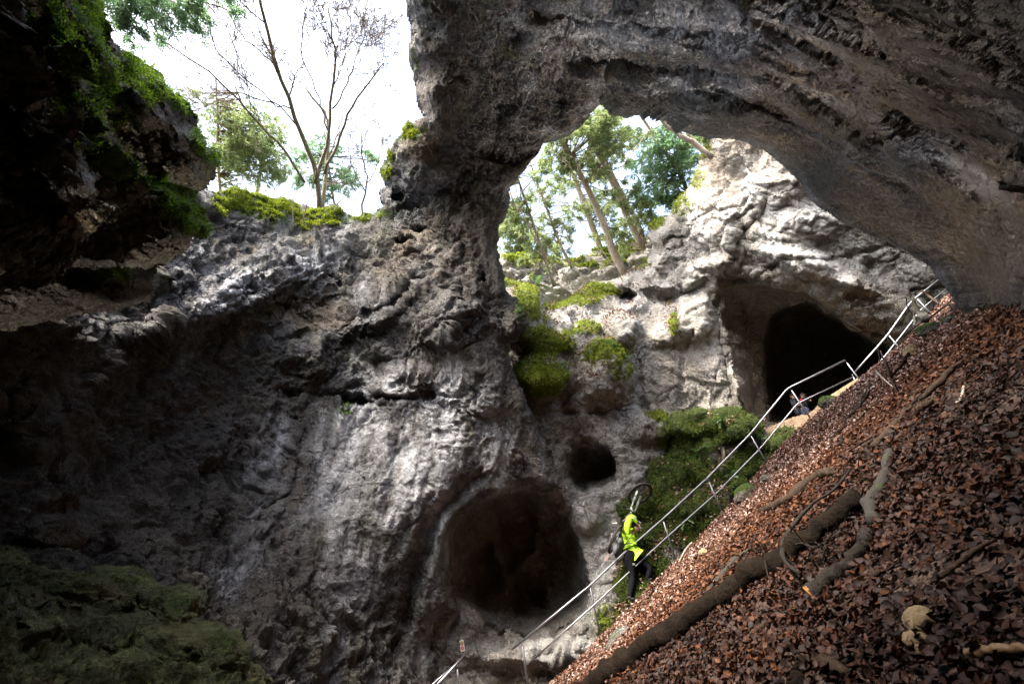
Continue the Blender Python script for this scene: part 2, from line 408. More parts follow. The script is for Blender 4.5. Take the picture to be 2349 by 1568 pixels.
    E_ = np.concatenate([Fc[:, [0, 1]], Fc[:, [1, 2]], Fc[:, [2, 3]], Fc[:, [3, 0]]])
    key = np.minimum(E_[:, 0], E_[:, 1]).astype(np.int64)*nx*ny+np.maximum(E_[:, 0], E_[:, 1])
    _, inv, cnt = np.unique(key, return_inverse=True, return_counts=True); be = E_[cnt[inv] == 1]
    flat = Wn.reshape(-1, 3); ub = np.unique(be); mp = -np.ones(nx*ny, np.int64); mp[ub] = nx*ny+np.arange(len(ub))
    back = flat[ub]*(1+T/np.linalg.norm(flat[ub], axis=1, keepdims=True))
    cen = flat[np.unique(Fc)].mean(0); back = back+(cen-back)*.06
    sk = np.stack([be[:, 1], be[:, 0], mp[be[:, 0]], mp[be[:, 1]]], 1)
    allV = np.concatenate([flat, back]); allF = np.concatenate([Fc, sk])
    used = np.unique(allF); re = -np.ones(len(allV), np.int64); re[used] = np.arange(len(used))
    ex = np.zeros(len(ub))
    at_ = {'moss': np.r_[mo.ravel(), mo.ravel()[ub]][used], 'tone': np.r_[field(tone).ravel(), ex][used], 'pale': np.r_[np.clip(field(pale)*(1+1.6*streak), 0, 1).ravel(), ex][used], 'dark': np.r_[field(dark).ravel(), ex][used]}
    o = mesh_obj(name, allV[used], re[allF], mat, attrs=at_)
    RELIEF[name] = dict(X=xs, Y=ys, W=Wn, N=N2, moss=mk*inside, inside=inside)
    return o
def surf(name, x, y):
    g = RELIEF[name]; i = np.abs(g['Y']-y).argmin(); j = np.abs(g['X']-x).argmin(); return g['W'][i, j], g['N'][i, j]
#@@PARTS
# ================================================================ ROCK
ISO = (1, 1, 1)
# --- the arch, its pillar and the left wall
arch_poly = [(-1800,-1800),(-900,-1750),(-200,-1450),(250,-1400),(700,-1250),(1000,-950),(1060,-600),(1000,-330),(955,-150),(935,-60),(935,0),(948,60),(942,110),(952,150),(955,210),(968,262),(945,285),(918,308),(890,338),(878,372),(872,392),(880,425),(868,432),(880,470),(862,490),(830,505),(800,497),  # unseen roof edge above the frame, shaped to admit sky and block sun
 (770,470),(735,482),(705,470),(660,462),(610,452),(570,442),(540,432),(500,440),(440,430),(380,420),(300,430),(150,450),(-200,460),(-1400,500),(-1400,2400),(1010,2400),(1015,1568),(985,1480),(1000,1420),(1052,1405),(1042,1330),(1036,1250),(1050,1200),(1085,1165),(1140,1140),(1200,1128),(1255,1133),(1292,1120),
 (1278,1075),(1268,1030),(1240,985),(1215,940),(1198,900),(1180,860),(1168,820),(1172,790),(1192,775),(1212,742),(1206,705),(1172,672),(1164,640),(1154,600),(1143,560),(1148,535),(1164,508),(1176,475),(1178,440),(1190,405),(1215,383),(1238,350),(1250,322),(1272,310),
 (1320,300),(1350,268),(1371,240),(1374,215),(1381,209),(1398,228),(1421,240),(1460,248),(1510,247),(1545,256),(1572,290),(1640,300),(1720,305),(1790,330),(1850,375),(1900,440),(1960,490),(2050,530),(2120,560),(2180,590),(2205,610),(2235,650),(2270,705),(2310,725),(2380,790),(2600,1000),(3900,1500),(3900,-1700),(1500,-2200),(-1800,-2300)]
arch_ctrl = [(1174,0,11.5),(1000,0,12.5),(940,-300,12),(1060,-700,10),(600,-1100,9),(-200,-1500,8),(400,-1700,8),(1400,-500,8.5),(2000,-500,5.8),(3000,-600,4.2),(3600,600,3.8),(1000,250,14.2),(1380,210,13.6),(1250,310,14),(1600,290,12.2),(1800,340,11.2),(1900,440,10.5),(2050,530,9.7),(2200,605,8.9),(2349,765,6.6),(2700,1100,4.5),
 (2349,400,5.6),(2349,0,4.8),(1800,0,7.4),(1500,0,9.3),(1700,200,9.8),(2100,300,7),(1400,120,12),(2000,150,6.6),
 (1100,400,15),(1050,600,13.8),(1100,800,12.7),(1150,950,12.4),(1000,320,14.8),(930,350,16.2),(880,450,16.8),(800,500,17.4),(600,460,17.4),(480,450,16),(300,500,14),(0,500,11),
 (700,640,15.2),(520,690,13.2),(350,740,11.4),(500,850,12.9),(700,900,13.3),(900,950,12.5),(1000,1150,11.7),(700,1200,11.5),(500,1250,10.6),(300,1100,10),(100,900,9),(0,700,8.6),(0,1200,6.8),(300,1300,7.6),(800,1500,11.2),(1000,1500,12.4),(1010,1560,12.3),(600,1560,8.3),
 (-600,800,6.5),(-800,1500,5),(-1200,900,5),(500,2000,7),(-500,2200,5),(1100,2300,8),(1200,1150,12.4),(1250,1050,12.6),(1150,540,14.4),(1165,680,13.4)]
def archR(X, Y):   # soft thick underside along the span, crisper elsewhere
    return .55+.25*sstep(1250, 1500, X)*sstep(900, 500, Y)
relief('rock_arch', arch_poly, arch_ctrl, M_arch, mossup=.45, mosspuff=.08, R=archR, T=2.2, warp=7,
  layers=[('f', .33, .55, ISO, 3), ('r', .8, .14, (1, 1, .8), 3), ('facet', .9, .15, (1, 1, .7)), ('facet', 2.2, .085, (1, 1, .6)), ('facet', 5, .04, (1, 1, .6)), ('b', 2.6, .05, (1, 1, .55), 4), ('f', 6, .11, ISO, 4), ('crack', .45, .16, ISO), ('crack', 1.3, .08, (1, 1, .6)), ('pit', 1.9, .07, (1, 1, 1.2)), ('r', 10, .035, (1, 1, .7), 3)],
  bumps=[(1010,235,60,90,10,.9), (935,370,75,90,-35,.9), (900,460,38,28,0,.5), (1195,735,34,55,10,.5), (1150,600,25,80,0,.3),
         (1000,540,90,60,20,.35), (1020,740,70,60,0,.3), (830,720,130,50,-28,.5), (620,640,200,70,-22,.7), (420,735,120,50,-28,.6), (330,760,90,28,-20,.4),
         (930,880,90,50,0,.35), (700,830,60,50,0,.3), (1110,890,60,90,10,.35), (480,1140,60,60,0,.3), (120,1230,90,35,0,.7), (70,1010,60,60,0,.6), (60,920,50,35,0,.6), (240,1180,60,40,0,.3), (1230,900,60,80,20,.3),
         (1480,90,120,50,20,.35), (1700,130,160,40,25,.3), (1900,300,180,36,38,.45), (2150,420,190,40,38,.5), (2100,220,200,40,30,.3), (1650,250,120,40,5,.5)],
  cracks=[([(840,720),(900,700),(960,640)], 9, .35), ([(860,905),(930,915),(990,905)], 6, .3), ([(1100,345),(1180,365),(1230,345)], 8, .3), ([(640,900),(760,905),(830,880)], 9, .25), ([(1060,540),(1070,640),(1050,700)], 9, .2),
          ([(560,1000),(520,1140),(480,1300)], 20, .22), ([(700,1000),(650,1180),(600,1330)], 16, .12), ([(830,930),(810,1060),(750,1180),(730,1320)], 20, .12), ([(930,960),(905,1060),(880,1180)], 15, .06), ([(1100,1090),(1000,1180),(960,1300),(930,1420)], 18, .35),
          ([(1230,20),(1500,60),(1700,80)], 12, .22), ([(1300,130),(1500,140),(1750,170),(1950,260)], 14, .3), ([(1750,60),(2000,180),(2349,340)], 16, .3), ([(1500,190),(1750,240),(1950,340),(2150,480)], 16, .3), ([(1900,120),(2150,200),(2349,240)], 14, .25)],
  holes=[([(905,548),(930,543),(945,550),(935,558),(912,558)], .9, 8), ([(940,530),(965,520),(978,530),(960,540)], .7, 8), ([(900,430),(925,440),(920,460),(900,455)], .5, 8), ([(780,905),(830,905),(850,925),(790,930)], .6, 12), ([(1095,630),(1110,625),(1112,645),(1098,648)], .4, 6)],
  moss=[(925,305,75,30,1.), (885,370,26,60,1.), (860,490,60,22,1), (620,470,110,40,1.), (540,430,60,35,1), (715,520,60,25,.8), (780,500,70,22,.9), (500,480,50,30,.7), (1165,590,18,50,.9), (1200,700,25,50,1.), (810,980,30,80,.5), (790,960,28,60,.6), (1230,150,50,120,.35), (1130,440,30,60,.35), (955,140,12,60,.8), (560,455,90,34,1.), (650,500,90,26,.9), (740,505,90,30,.9), (830,500,50,20,.9), (330,690,60,20,.4), (1180,820,20,40,.6),(1260,60,40,60,.4)],
  tone=[(960,330,60,60,.8), (950,570,60,50,.5), (720,720,90,40,.6), (560,1000,60,50,.4), (150,1220,90,40,.7), (1080,560,80,120,.4), (900,640,60,60,.4), (2000,640,220,220,.9),(2050,150,340,180,.8),(2250,500,160,200,.9),(1750,350,160,60,.6), (1000,200,60,120,.5),(520,920,120,40,.5)],
  dark=[(950,690,240,120,.45), (1080,450,80,220,.6), (540,880,180,80,.7), (700,1440,120,80,.4), (300,1100,300,300,.92), (640,1420,160,110,.5), (520,1020,70,150,.7,14), (150,600,300,100,.6), (1030,150,90,160,.7), (1150,370,110,60,.75), (1120,560,55,140,.7), (1150,760,60,200,.65), (1500,225,110,26,.9), (250,900,260,200,.8), (0,900,200,300,.85), (900,800,110,70,.5), (1080,700,90,100,.5), (1700,290,160,30,.6), (1850,400,120,70,.5), (690,1330,60,160,.4), (480,1450,90,200,.5), (690,1000,34,160,.5,14), (2250,130,260,200,.55), (2050,500,160,70,.5), (480,980,40,160,.6,14),(640,900,130,50,.5),(930,1400,70,120,.4), (2320,600,100,160,.5)],  # dark crusty rock, plus shade painted over the left wall
  pale=[(590,1130,62,210,.95,14), (560,1260,40,120,.8,14), (790,1060,95,230,.85,12), (960,1050,110,260,1.,12), (1085,1000,90,170,.95,12), (1150,1130,90,60,.3), (1000,1230,60,150,.45,10), (800,1360,50,170,.8,12), (1000,900,120,70,.8), (900,860,60,40,.7),  # mineral streaks, plus wall and ceiling light painted into the albedo
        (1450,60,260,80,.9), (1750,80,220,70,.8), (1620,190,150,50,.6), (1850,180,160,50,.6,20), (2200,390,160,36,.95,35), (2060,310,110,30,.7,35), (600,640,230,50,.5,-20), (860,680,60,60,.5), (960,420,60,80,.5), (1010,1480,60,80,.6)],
  flows=[(103, 55, 280, .09, [(900,1180,420,300,1.)], 'f'), (108, 22, 160, .05, [(900,1180,420,300,1.)], 'f'), (24, 34, 420, .14, [(1900,150,700,330,1.)], 'r'), (24, 80, 500, .3, [(1950,250,700,400,1.)], 'f'), (160, 30, 260, .12, [(560,680,300,110,1.)], 'r')],
  smooth=[(880,1150,330,260,.68), (1250,1150,90,90,.6), (1500,60,300,120,.35), (2150,450,300,200,.75), (2250,130,380,300,.92), (1850,230,260,160,.55)])

tag(bpy.data.objects['rock_arch'], 'huge grey limestone arch with its pillar and the streaked left wall of the cave', kind='structure')

# --- the pale back cliff with the caves
back_poly = [(1060,640),(1150,640),(1180,652),(1235,664),(1262,700),(1300,690),(1345,655),(1405,640),(1440,625),(1478,600),(1492,570),(1480,545),(1488,515),(1505,503),(1530,492),(1560,450),(1580,425),(1602,392),(1615,350),(1622,325),(1640,295),(1690,255),(1850,180),(2200,250),(2700,500),(2750,1200),(2000,1500),(1500,2100),(900,2100),(900,900)]
back_ctrl = [(1050,1200,13.1),(1350,1250,13.6),(1200,1480,13.3),(1300,1560,13.2),(1050,1550,12.9),(1355,1000,14.6),(1290,1060,14.0),(1440,1110,14.8),(1400,800,16.4),(1250,850,14.6),(1200,700,16),(1350,665,18.4),(1450,615,20),(1500,520,20),(1600,400,19.6),(1700,300,18.4),(1700,500,18),
 (1700,800,18),(1850,600,17.4),(2000,500,18.8),(2100,750,19.6),(2200,600,20.5),(1550,850,17),(1550,930,16.4),(1500,1040,15.4),(1640,1300,16),(2500,800,21),(2000,1200,18),(1400,1450,13.2),(1200,2000,11),(1560,700,18.6),(1470,720,17.6),(1050,900,15)]
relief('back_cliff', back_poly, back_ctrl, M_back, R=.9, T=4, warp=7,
  layers=[('f', .3, .45, ISO, 3), ('r', .4, .13, (1, 1, 1.2), 3), ('facet', .5, .16, (1.1, 1, .8)), ('facet', 1.3, .09, ISO), ('facet', 3., .05, ISO), ('crack', .28, .14, (1, 1, 1.2)), ('crack', .8, .08, (1, 1, 1.2)), ('f', 5, .10, ISO, 4), ('r', 9, .025, ISO, 3)],
  holes=[([(1672,665),(1700,655),(1765,655),(1850,672),(1925,722),(1990,770),(2045,790),(2080,840),(2060,900),(1950,950),(1850,985),(1745,990),(1716,965),(1700,900),(1668,800),(1655,720)], 2.8, 90),
         ([(1752,790),(1760,730),(1800,702),(1850,692),(1930,738),(2000,785),(2060,812),(2075,862),(2040,930),(1950,955),(1850,985),(1765,965)], 4.5, 26),
         ([(1299,1050),(1312,1030),(1338,1018),(1372,1016),(1402,1034),(1414,1064),(1417,1104),(1398,1108),(1372,1118),(1335,1124),(1312,1112),(1300,1088)], 2.2, 50),
         ([(1036,1340),(1030,1250),(1045,1200),(1085,1150),(1150,1120),(1210,1118),(1262,1150),(1300,1180),(1335,1250),(1352,1310),(1362,1360),(1340,1405),(1290,1430),(1260,1440),(1200,1442),(1150,1432),(1085,1402),(1052,1370)], 2.6, 95),
         ([(1180,1330),(1240,1345),(1250,1400),(1180,1415)], .7, 45), ([(1075,1280),(1120,1250),(1140,1340),(1090,1370)], .6, 40), ([(1150,1180),(1220,1170),(1210,1260),(1165,1300)], .4, 40),
         ([(1418,672),(1440,665),(1458,678),(1450,695),(1425,694)], 1.2, 18), ([(1482,672),(1510,663),(1545,668),(1555,690),(1520,700),(1488,695)], .8, 30)],
  bumps=[(1245,860,68,50,15,1.3), (1230,780,60,40,10,.8), (1380,860,75,70,10,1.3), (1345,790,50,35,0,.6), (1200,715,40,60,0,.6), (1430,745,50,60,0,.9), (1500,580,40,70,0,.7), (1580,640,120,30,-25,.6), (1640,520,60,110,-10,.7), (1530,760,40,40,0,.4),(1700,900,22,70,-15,1.6),(1590,730,60,60,0,.7),
         (1900,620,160,35,18,.6), (1780,420,90,60,0,.5), (1850,520,90,50,0,.4), (2000,700,130,60,20,.7), (1350,1180,40,60,0,.4), (1500,980,80,40,0,.5), (1440,1110,40,40,0,.3), (1950,770,120,30,25,.5), (1400,640,60,25,0,.5), (1230,1500,150,40,0,.5)],
  cracks=[([(1600,620),(1720,650),(1800,590),(1900,600),(2050,560),(2150,620)], 6, 0.22), ([(1650,390),(1720,420),(1740,500),(1690,560)], 7, 0.16), ([(1760,460),(1750,520)], 7, 0.20), ([(1560,510),(1580,600),(1560,680)], 8, 0.20), ([(2010,540),(2000,620),(1960,690)], 8, 0.16), ([(1540,690),(1620,650),(1720,640)], 9, 0.20), ([(1320,720),(1310,800),(1330,900)], 8, 0.28), ([(1290,940),(1350,950),(1450,930)], 6, 0.12), ([(1465,830),(1475,920),(1500,960)], 5, 0.16), ([(1590,760),(1560,840),(1570,920)], 6, 0.16), ([(1640,690),(1650,800),(1690,930)], 5, 0.20)],
  moss=[(1225,770,70,130,.5), (1400,820,70,60,.6), (1205,690,35,80,1.), (1245,868,75,48,1.3), (1240,790,60,50,1.2), (1290,785,40,30,1.1), (1330,680,70,30,.95), (1380,665,60,18,1.), (1390,810,60,30,1.), (1350,765,40,18,.9), (1420,850,40,35,.7), (1500,508,30,20,1.), (1560,470,40,40,.6), (1600,405,30,40,.6), (1545,745,12,40,.9), (1535,680,14,30,.4), (1520,950,50,22,.8), (1530,1000,40,40,.8), (1180,740,30,60,1), (1620,340,20,40,.7), (1460,600,40,20,.7), (1940,420,0.1,.1,0), (1270,700,40,14,.9), (1390,1440,30,60,.8), (1160,640,60,30,.9)],
  tone=[(1180,1300,150,150,1.), (1640,420,60,90,.6), (1750,900,60,120,.7), (1500,860,50,120,.4), (1560,820,60,80,.35), (1700,780,60,80,.4), (1950,700,150,80,.35), (1250,1350,100,100,.6), (1520,780,60,60,.3), (1850,650,100,30,.4), (1400,1200,50,80,.3),(1700,320,60,40,.5)],
  dark=[(1560,560,24,110,.35), (1480,870,40,70,.25), (1900,840,130,130,.5), (1340,1090,60,60,.1), (1180,1300,160,160,.05), (1680,930,40,60,.3), (1990,600,12,100,.4), (1240,1500,200,30,.15), (1220,1000,60,100,.4)], mosspuff=.10, mossup=.6,  # narrow streak paints a tree's shadow; cave mouth darkened as shade
  pale=[(1360,1260,60,170,.95), (1310,1180,70,60,.9), (1230,1500,190,50,.8), (1440,1120,60,50,.8), (1420,1010,90,70,.7), (1340,960,90,50,.7), (1900,560,260,200,.75), (1700,480,140,140,.7), (1560,600,120,120,.6), (1480,760,60,120,.8), (1600,780,80,80,.5), (1460,900,60,80,.7), (1530,1000,60,50,.6), (1060,1480,60,60,.6), (1290,900,40,40,.3), (1330,720,60,40,.6)],  # pale cave lips, plus light painted into the dimmer cliff parts
  smooth=[(1950,540,260,160,.35), (1560,800,110,130,.5), (1350,1250,70,160,.6), (1230,1500,180,60,.3), (1200,1280,170,160,.4), (1750,860,90,150,.4)],
  flows=[(100, 24, 260, .18, [(1700,850,80,180,1.), (1750,1000,60,100,1)], 'r'), (20, 50, 260, .16, [(1950,560,320,200,1.)], 'r'), (100, 40, 160, .12, [(1200,1300,180,180,1.)], 'f')])
tag(bpy.data.objects['back_cliff'], 'sunlit pale limestone cliff with three cave mouths behind the stair railing', kind='structure')

# --- ridge beyond, carrying the pines
relief('far_ridge', [(1080,600),(1150,575),(1200,590),(1235,590),(1260,598),(1300,592),(1340,585),(1380,570),(1420,562),(1460,548),(1540,520),(1560,600),(1500,760),(1080,780)],
  [(1100,620,22),(1300,600,24),(1480,560,24),(1300,700,21.5),(1500,700,22)], M_back, h=2.6, R=.7, T=3, warp=6,
  layers=[('f', .4, .5, ISO, 3), ('cell', .6, .45, (1, 1, 2.2)), ('r', 1.3, .2, (1, 1, 2), 3), ('f', 4, .08, ISO, 4)],
  moss=[(1400,575,90,16,1.), (1300,600,70,12,1), (1400,600,60,10,.9), (1200,600,80,20,1), (1440,560,50,12,1), (1360,605,50,10,1)], mossup=.4, mosspuff=.14)
tag(bpy.data.objects['far_ridge'], 'low moss topped rock ridge under the spruce trunks seen through the arch', kind='structure')

# --- overhanging cliff at the upper left
left_poly = [(60,-400),(170,-220),(225,-90),(234,-30),(232,15),(250,60),(268,95),(300,120),(330,150),(362,178),(382,205),(412,215),(428,240),(446,262),(452,310),(470,330),(488,352),(497,372),(486,398),(470,422),(446,440),
 (470,485),(482,520),(478,545),(440,548),(428,568),(400,590),(365,612),(352,640),(356,660),(340,690),(290,705),(220,712),(100,735),(0,750),(-300,760),(-2200,900),(-2400,-1500),(-1200,-1050),(-500,-750),(-150,-560)]  # unseen upper edge pulled back to let more sky light in
left_ctrl = [(250,0,7.2),(300,130,7.4),(440,280,8.2),(490,380,8.6),(440,440,8.4),(300,300,6.8),(100,100,5.4),(0,300,5.2),(470,530,7.6),(300,500,6.9),(100,500,5.6),(340,650,7.6),(200,690,7.0),(0,740,6.2),(-400,400,4.4),(-1500,0,3.6),(-300,-800,4.5),(-1800,800,3.5),(0,-300,5.2),(380,590,7.6)]
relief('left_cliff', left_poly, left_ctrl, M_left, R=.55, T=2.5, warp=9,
  layers=[('f', .45, .3, (1, 1, 1), 3), ('r', .9, .12, (1, 1, .8), 4), ('facet', 1.3, .2, (1, 1.2, .8)), ('facet', 3., .09, (1, 1, .9)), ('facet', 7, .035, ISO), ('crack', .7, .2, (1,1,.8)), ('crack', 2, .08, ISO), ('f', 9, .035, ISO, 3), ('r', 16, .014, ISO, 2)],
  bumps=[(90,260,60,200,-28,.6), (200,230,60,150,-28,.5), (350,230,60,80,-40,.7), (430,350,50,70,-20,.6), (300,440,180,30,10,.7), (400,500,90,45,25,.7), (150,430,60,110,-25,.5), (310,350,60,60,0,.3), (270,655,95,38,0,.9), (260,400,70,30,10,.5), (190,130,50,80,-30,.5), (260,60,30,60,0,.3)],
  cracks=[([(60,60),(130,250),(230,400)], 18, .7), ([(150,60),(240,240),(330,400)], 14, .5), ([(250,180),(320,320),(350,420)], 12, .5), ([(220,420),(330,410),(440,440)], 12, .7), ([(40,300),(120,450),(220,560)], 14, .5), ([(170,610),(300,620),(400,600)], 12, .8), ([(480,440),(400,470),(300,470)],8,.3)],
  moss=[(80,30,50,50,.8), (130,70,60,50,.9), (180,130,50,60,1.), (230,200,28,70,1.), (262,260,16,40,1), (190,20,40,50,.8), (240,40,26,60,.9), (330,190,40,60,.9), (310,160,60,50,.8), (380,200,50,30,1.), (300,90,40,50,.8), (425,235,40,30,1.), (448,320,16,50,1.), (485,360,20,30,1), (200,290,40,50,.9), (150,240,60,60,.6), (230,370,40,40,1.1), (330,415,80,24,1.2), (400,460,50,40,1.2), (430,500,40,40,1.2), (465,530,30,20,1), (260,390,50,22,1.1), (140,330,40,40,.6), (200,480,50,50,.4), (260,630,70,20,.5), (120,150,40,50,.6)],
  tone=[(270,650,90,40,.3), (90,300,60,160,.3), (380,380,60,40,.35), (160,520,60,90,.5)],
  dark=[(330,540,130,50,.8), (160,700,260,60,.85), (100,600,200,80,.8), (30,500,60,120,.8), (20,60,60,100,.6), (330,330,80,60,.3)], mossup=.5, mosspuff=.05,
  flows=[(50, 42, 300, .38, [(230,280,330,330,1.)], 'r'), (22, 26, 240, .2, [(350,480,240,120,1.), (200,640,300,90,1.)], 'r')],
  pale=[(270,640,90,36,.5), (100,330,40,160,.35,-30), (230,420,40,90,.3,-30)])
tag(bpy.data.objects['left_cliff'], 'dark overhanging cliff draped in green moss at the upper left', kind='structure')

# --- boulders in the lower left foreground
fore_poly = [(-500,1190),(-100,1200),(0,1258),(60,1262),(110,1275),(150,1268),(200,1292),(262,1288),(330,1305),(362,1332),(440,1340),(478,1352),(486,1392),(474,1412),(520,1425),(556,1448),(575,1490),(608,1520),(626,1568),(650,1700),(650,2300),(-1200,2300),(-1200,1300)]
relief('foreground_rocks', fore_poly, [(0,1270,6),(200,1310,5.9),(470,1370,5.6),(300,1450,5.0),(560,1470,4.9),(600,1560,4.4),(100,1560,3.9),(400,1560,4.2),(0,1420,4.8),(-600,1500,3.4),(200,2200,2.6),(600,2000,3.2)], M_fore, h=2.8, R=.35, T=1.6, warp=10,
  layers=[('f', .6, .3, ISO, 3), ('facet', 1.5, .14, (1, 1, 1.8)), ('facet', 3.4, .11, (1, 1, 1.8)), ('crack', 1.2, .10, (1, 1, 2.5)), ('crack', 3, .05, (1, 1, 2.5)), ('facet', 8, .05, (1, 1, 1.5)), ('f', 7, .08, (1, 1, 1.6), 4), ('r', 3, .08, (1, 1, 2.2), 4), ('r', 24, .010, ISO, 2)],
  bumps=[(410,1380,90,45,0,.2), (510,1480,90,55,15,.25), (200,1340,120,50,0,.15), (300,1460,160,50,5,.2), (100,1440,120,40,0,.15)],
  cracks=[([(0,1400),(200,1420),(330,1400)], 6, .08)],
  moss=[(410,1370,70,30,.5), (500,1470,60,40,.5), (200,1340,200,40,.4)], mossup=.3, mosspuff=.02, tone=[(250,1370,60,30,.5), (400,1440,60,40,.3)])
tag(bpy.data.objects['foreground_rocks'], 'greenish algae covered boulders in the lower left foreground', kind='structure')

# --- mossy bank between the back cliff and the stairs
bank_poly = [(1380,1600),(1372,1520),(1396,1440),(1392,1390),(1404,1330),(1422,1280),(1412,1215),(1420,1160),(1448,1138),(1492,1118),(1482,1062),(1520,1030),(1512,985),(1560,950),(1600,936),(1632,948),(1658,930),(1692,938),(1722,962),(1742,985),(1768,1000),(1800,978),(1836,990),(1880,960),(1940,920),(2050,900),(2150,1000),(1900,1300),(1600,1600)]
relief('mossy_bank', bank_poly, [(1500,1010,15.6),(1650,945,16.2),(1750,1000,15.9),(1830,1000,16.4),(1950,940,17.2),(1450,1200,14.3),(1600,1200,14.7),(1500,1300,13.7),(1420,1450,12.9),(1400,1350,13.4),(1700,1100,15.2),(1850,1100,16.3),(2100,950,18.5),(1500,1560,12.5),(1800,1300,15.5)], M_bank, R=.5, T=2., warp=6,
  layers=[('f', .45, .4, ISO, 3), ('facet', .9, .5, (1, 1, .9)), ('facet', 2.2, .2, ISO), ('b', 2.4, .05, ISO, 3), ('f', 5, .08, ISO, 4)],
  bumps=[(1680,970,60,45,0,.5), (1590,970,60,40,0,.4), (1500,1080,60,50,0,.35), (1800,1010,50,30,0,.5), (1560,1150,80,50,20,.4), (1450,1260,50,60,0,.3), (1640,1230,60,50,0,.4), (1450,1400,50,60,0,.3)],
  moss=[(1560,1000,120,80,.95), (1680,970,80,60,.95), (1550,1100,140,90,1.0), (1480,1200,110,90,1.0), (1600,1200,100,90,1.0), (1800,1010,50,40,.95), (1470,1330,80,70,1.0), (1410,1430,50,80,.9), (1720,1080,80,70,.95)], tone=[(1700,1040,60,30,.5)], mossup=.75, mosspuff=.07)
tag(bpy.data.objects['mossy_bank'], 'boulder bank thick with green moss behind the cyclist and railing', kind='structure')

# ================================================================ LEAF SLOPE, GROUND
PA = ath(2400, 2530, 12.4); PB = ath(3244, 1675, 14); PC = ats(3700, 2500, 2.8)
PN = np.cross(PB-PA, PC-PA); PN /= np.linalg.norm(PN); PN *= np.sign(PN[2]); PD = PN @ PA
def slope_r(x, y):
    d = dirs(x, y); q = d @ PN; return PD/np.where(q < -.02, q, -.02)
def onslope(x, y, up=0.):                          # full-size photo pixels
    d = dirs(x/S, y/S); q = d @ PN; r = (PD+up)/q if q < -.02 else 99.; return d*min(r, 15.6)
def onleaf(x, y, up=0.):                           # on the built slope surface, raised by up
    d = dirs(x/S, y/S); g = RELIEF['leaf_slope']; i = np.abs(g['Y']-y/S).argmin(); j = np.abs(g['X']-x/S).argmin()
    r = np.linalg.norm(g['W'][i, j]) if g['inside'][i, j] else np.linalg.norm(onslope(x, y)); return d*(min(r, 15.8)-min(up/max(-(d @ PN), .07), 1.6))
crest = [(1225,1600),(1268,1566),(1330,1512),(1400,1442),(1470,1372),(1560,1282),(1640,1200),(1700,1132),(1770,1050),(1832,985),(1900,930),(1962,882),(2020,835),(2082,785),(2140,722),(2200,655),(2260,610),(2500,450),(3000,300)]
slope_poly = crest+[(4200,700),(4200,2900),(900,2900),(1000,1900)]
M_soil = simple('dark_forest_soil', (.03, .017, .011), .9, noise=(.085, .05, .035), bump=.03, scale=9)
relief('leaf_slope', slope_poly, [(0,0,1),(2000,0,1),(0,2000,1)], M_soil, h=4, R=.25, T=1.2, warp=4,
  layers=[('f', .6, .10, ISO, 3), ('f', 3, .035, ISO, 3), ('f', 9, .02, ISO, 2)], rmod=lambda X, Y, r: np.clip(slope_r(X, Y), .8, 17))
tag(bpy.data.objects['leaf_slope'], 'steep earth slope under the fallen leaves on the right', kind='structure')
# beaten-earth floor in front of the upper cave
relief('cave_floor', [(1730,985),(1765,975),(1800,960),(1850,945),(1880,925),(1935,885),(1990,860),(2200,800),(2300,1000),(1900,1100),(1700,1050)],
  [(1740,985,17.2),(1850,945,18.3),(1960,880,19),(2200,900,18),(1850,1050,16.9)], simple('ochre_cave_earth', (.10, .065, .04), .95, noise=(.20, .14, .09), bump=.04, scale=6), h=3, R=.15, T=1, warp=4,
  layers=[('f', 1.2, .12, ISO, 3), ('f', 5, .05, ISO, 3)])
tag(bpy.data.objects['cave_floor'], 'ochre trodden earth in front of the upper cave mouth', kind='structure')

# rock closing the cave round and behind the camera
def shell():
    V = []; nu, nv = 72, 40; A0 = 66
    ax = RW @ np.array([0, 0, -1.]); e1 = RW @ np.array([1., 0, 0]); e2 = RW @ np.array([0, 1., 0])
    for i in range(nv+1):
        th = math.radians(A0+(180-A0)*i/nv)
        for j in range(nu):
            ph = 2*math.pi*j/nu; V.append(math.cos(th)*ax+math.sin(th)*(math.cos(ph)*e1+math.sin(ph)*e2))
    V = np.array(V); n = fbm(V*2.2, 1, 4)
    el = V[:, 2]; r = 7.5+1.5*n; r = np.where(el < 0, np.minimum(r, 1.15/np.maximum(-el, .02)+.2*n), r)
    W = V*r[:, None]; Fc = []
    for i in range(nv):
        for j in range(nu):
            c = V[i*nu+j]
            ph = math.degrees(math.atan2(c @ e2, c @ e1)); th = math.degrees(math.acos(np.clip(c @ ax, -1, 1)))
            if SKYL[0] < ph < SKYL[1] and th < SKYL[2]: continue
            Fc.append((i*nu+j, i*nu+(j+1) % nu, (i+1)*nu+(j+1) % nu, (i+1)*nu+j))
    o = mesh_obj('cave_rear_wall', W, Fc, M_shell, attrs={'moss': np.zeros(len(W)), 'tone': np.zeros(len(W)), 'dark': np.zeros(len(W))})
    md = o.modifiers.new('thick', 'SOLIDIFY'); md.thickness = .8; md.offset = -1
    tag(o, 'rock of the cave closing round behind the viewpoint', kind='structure')
SKYL = (0, 0, 0)
shell()
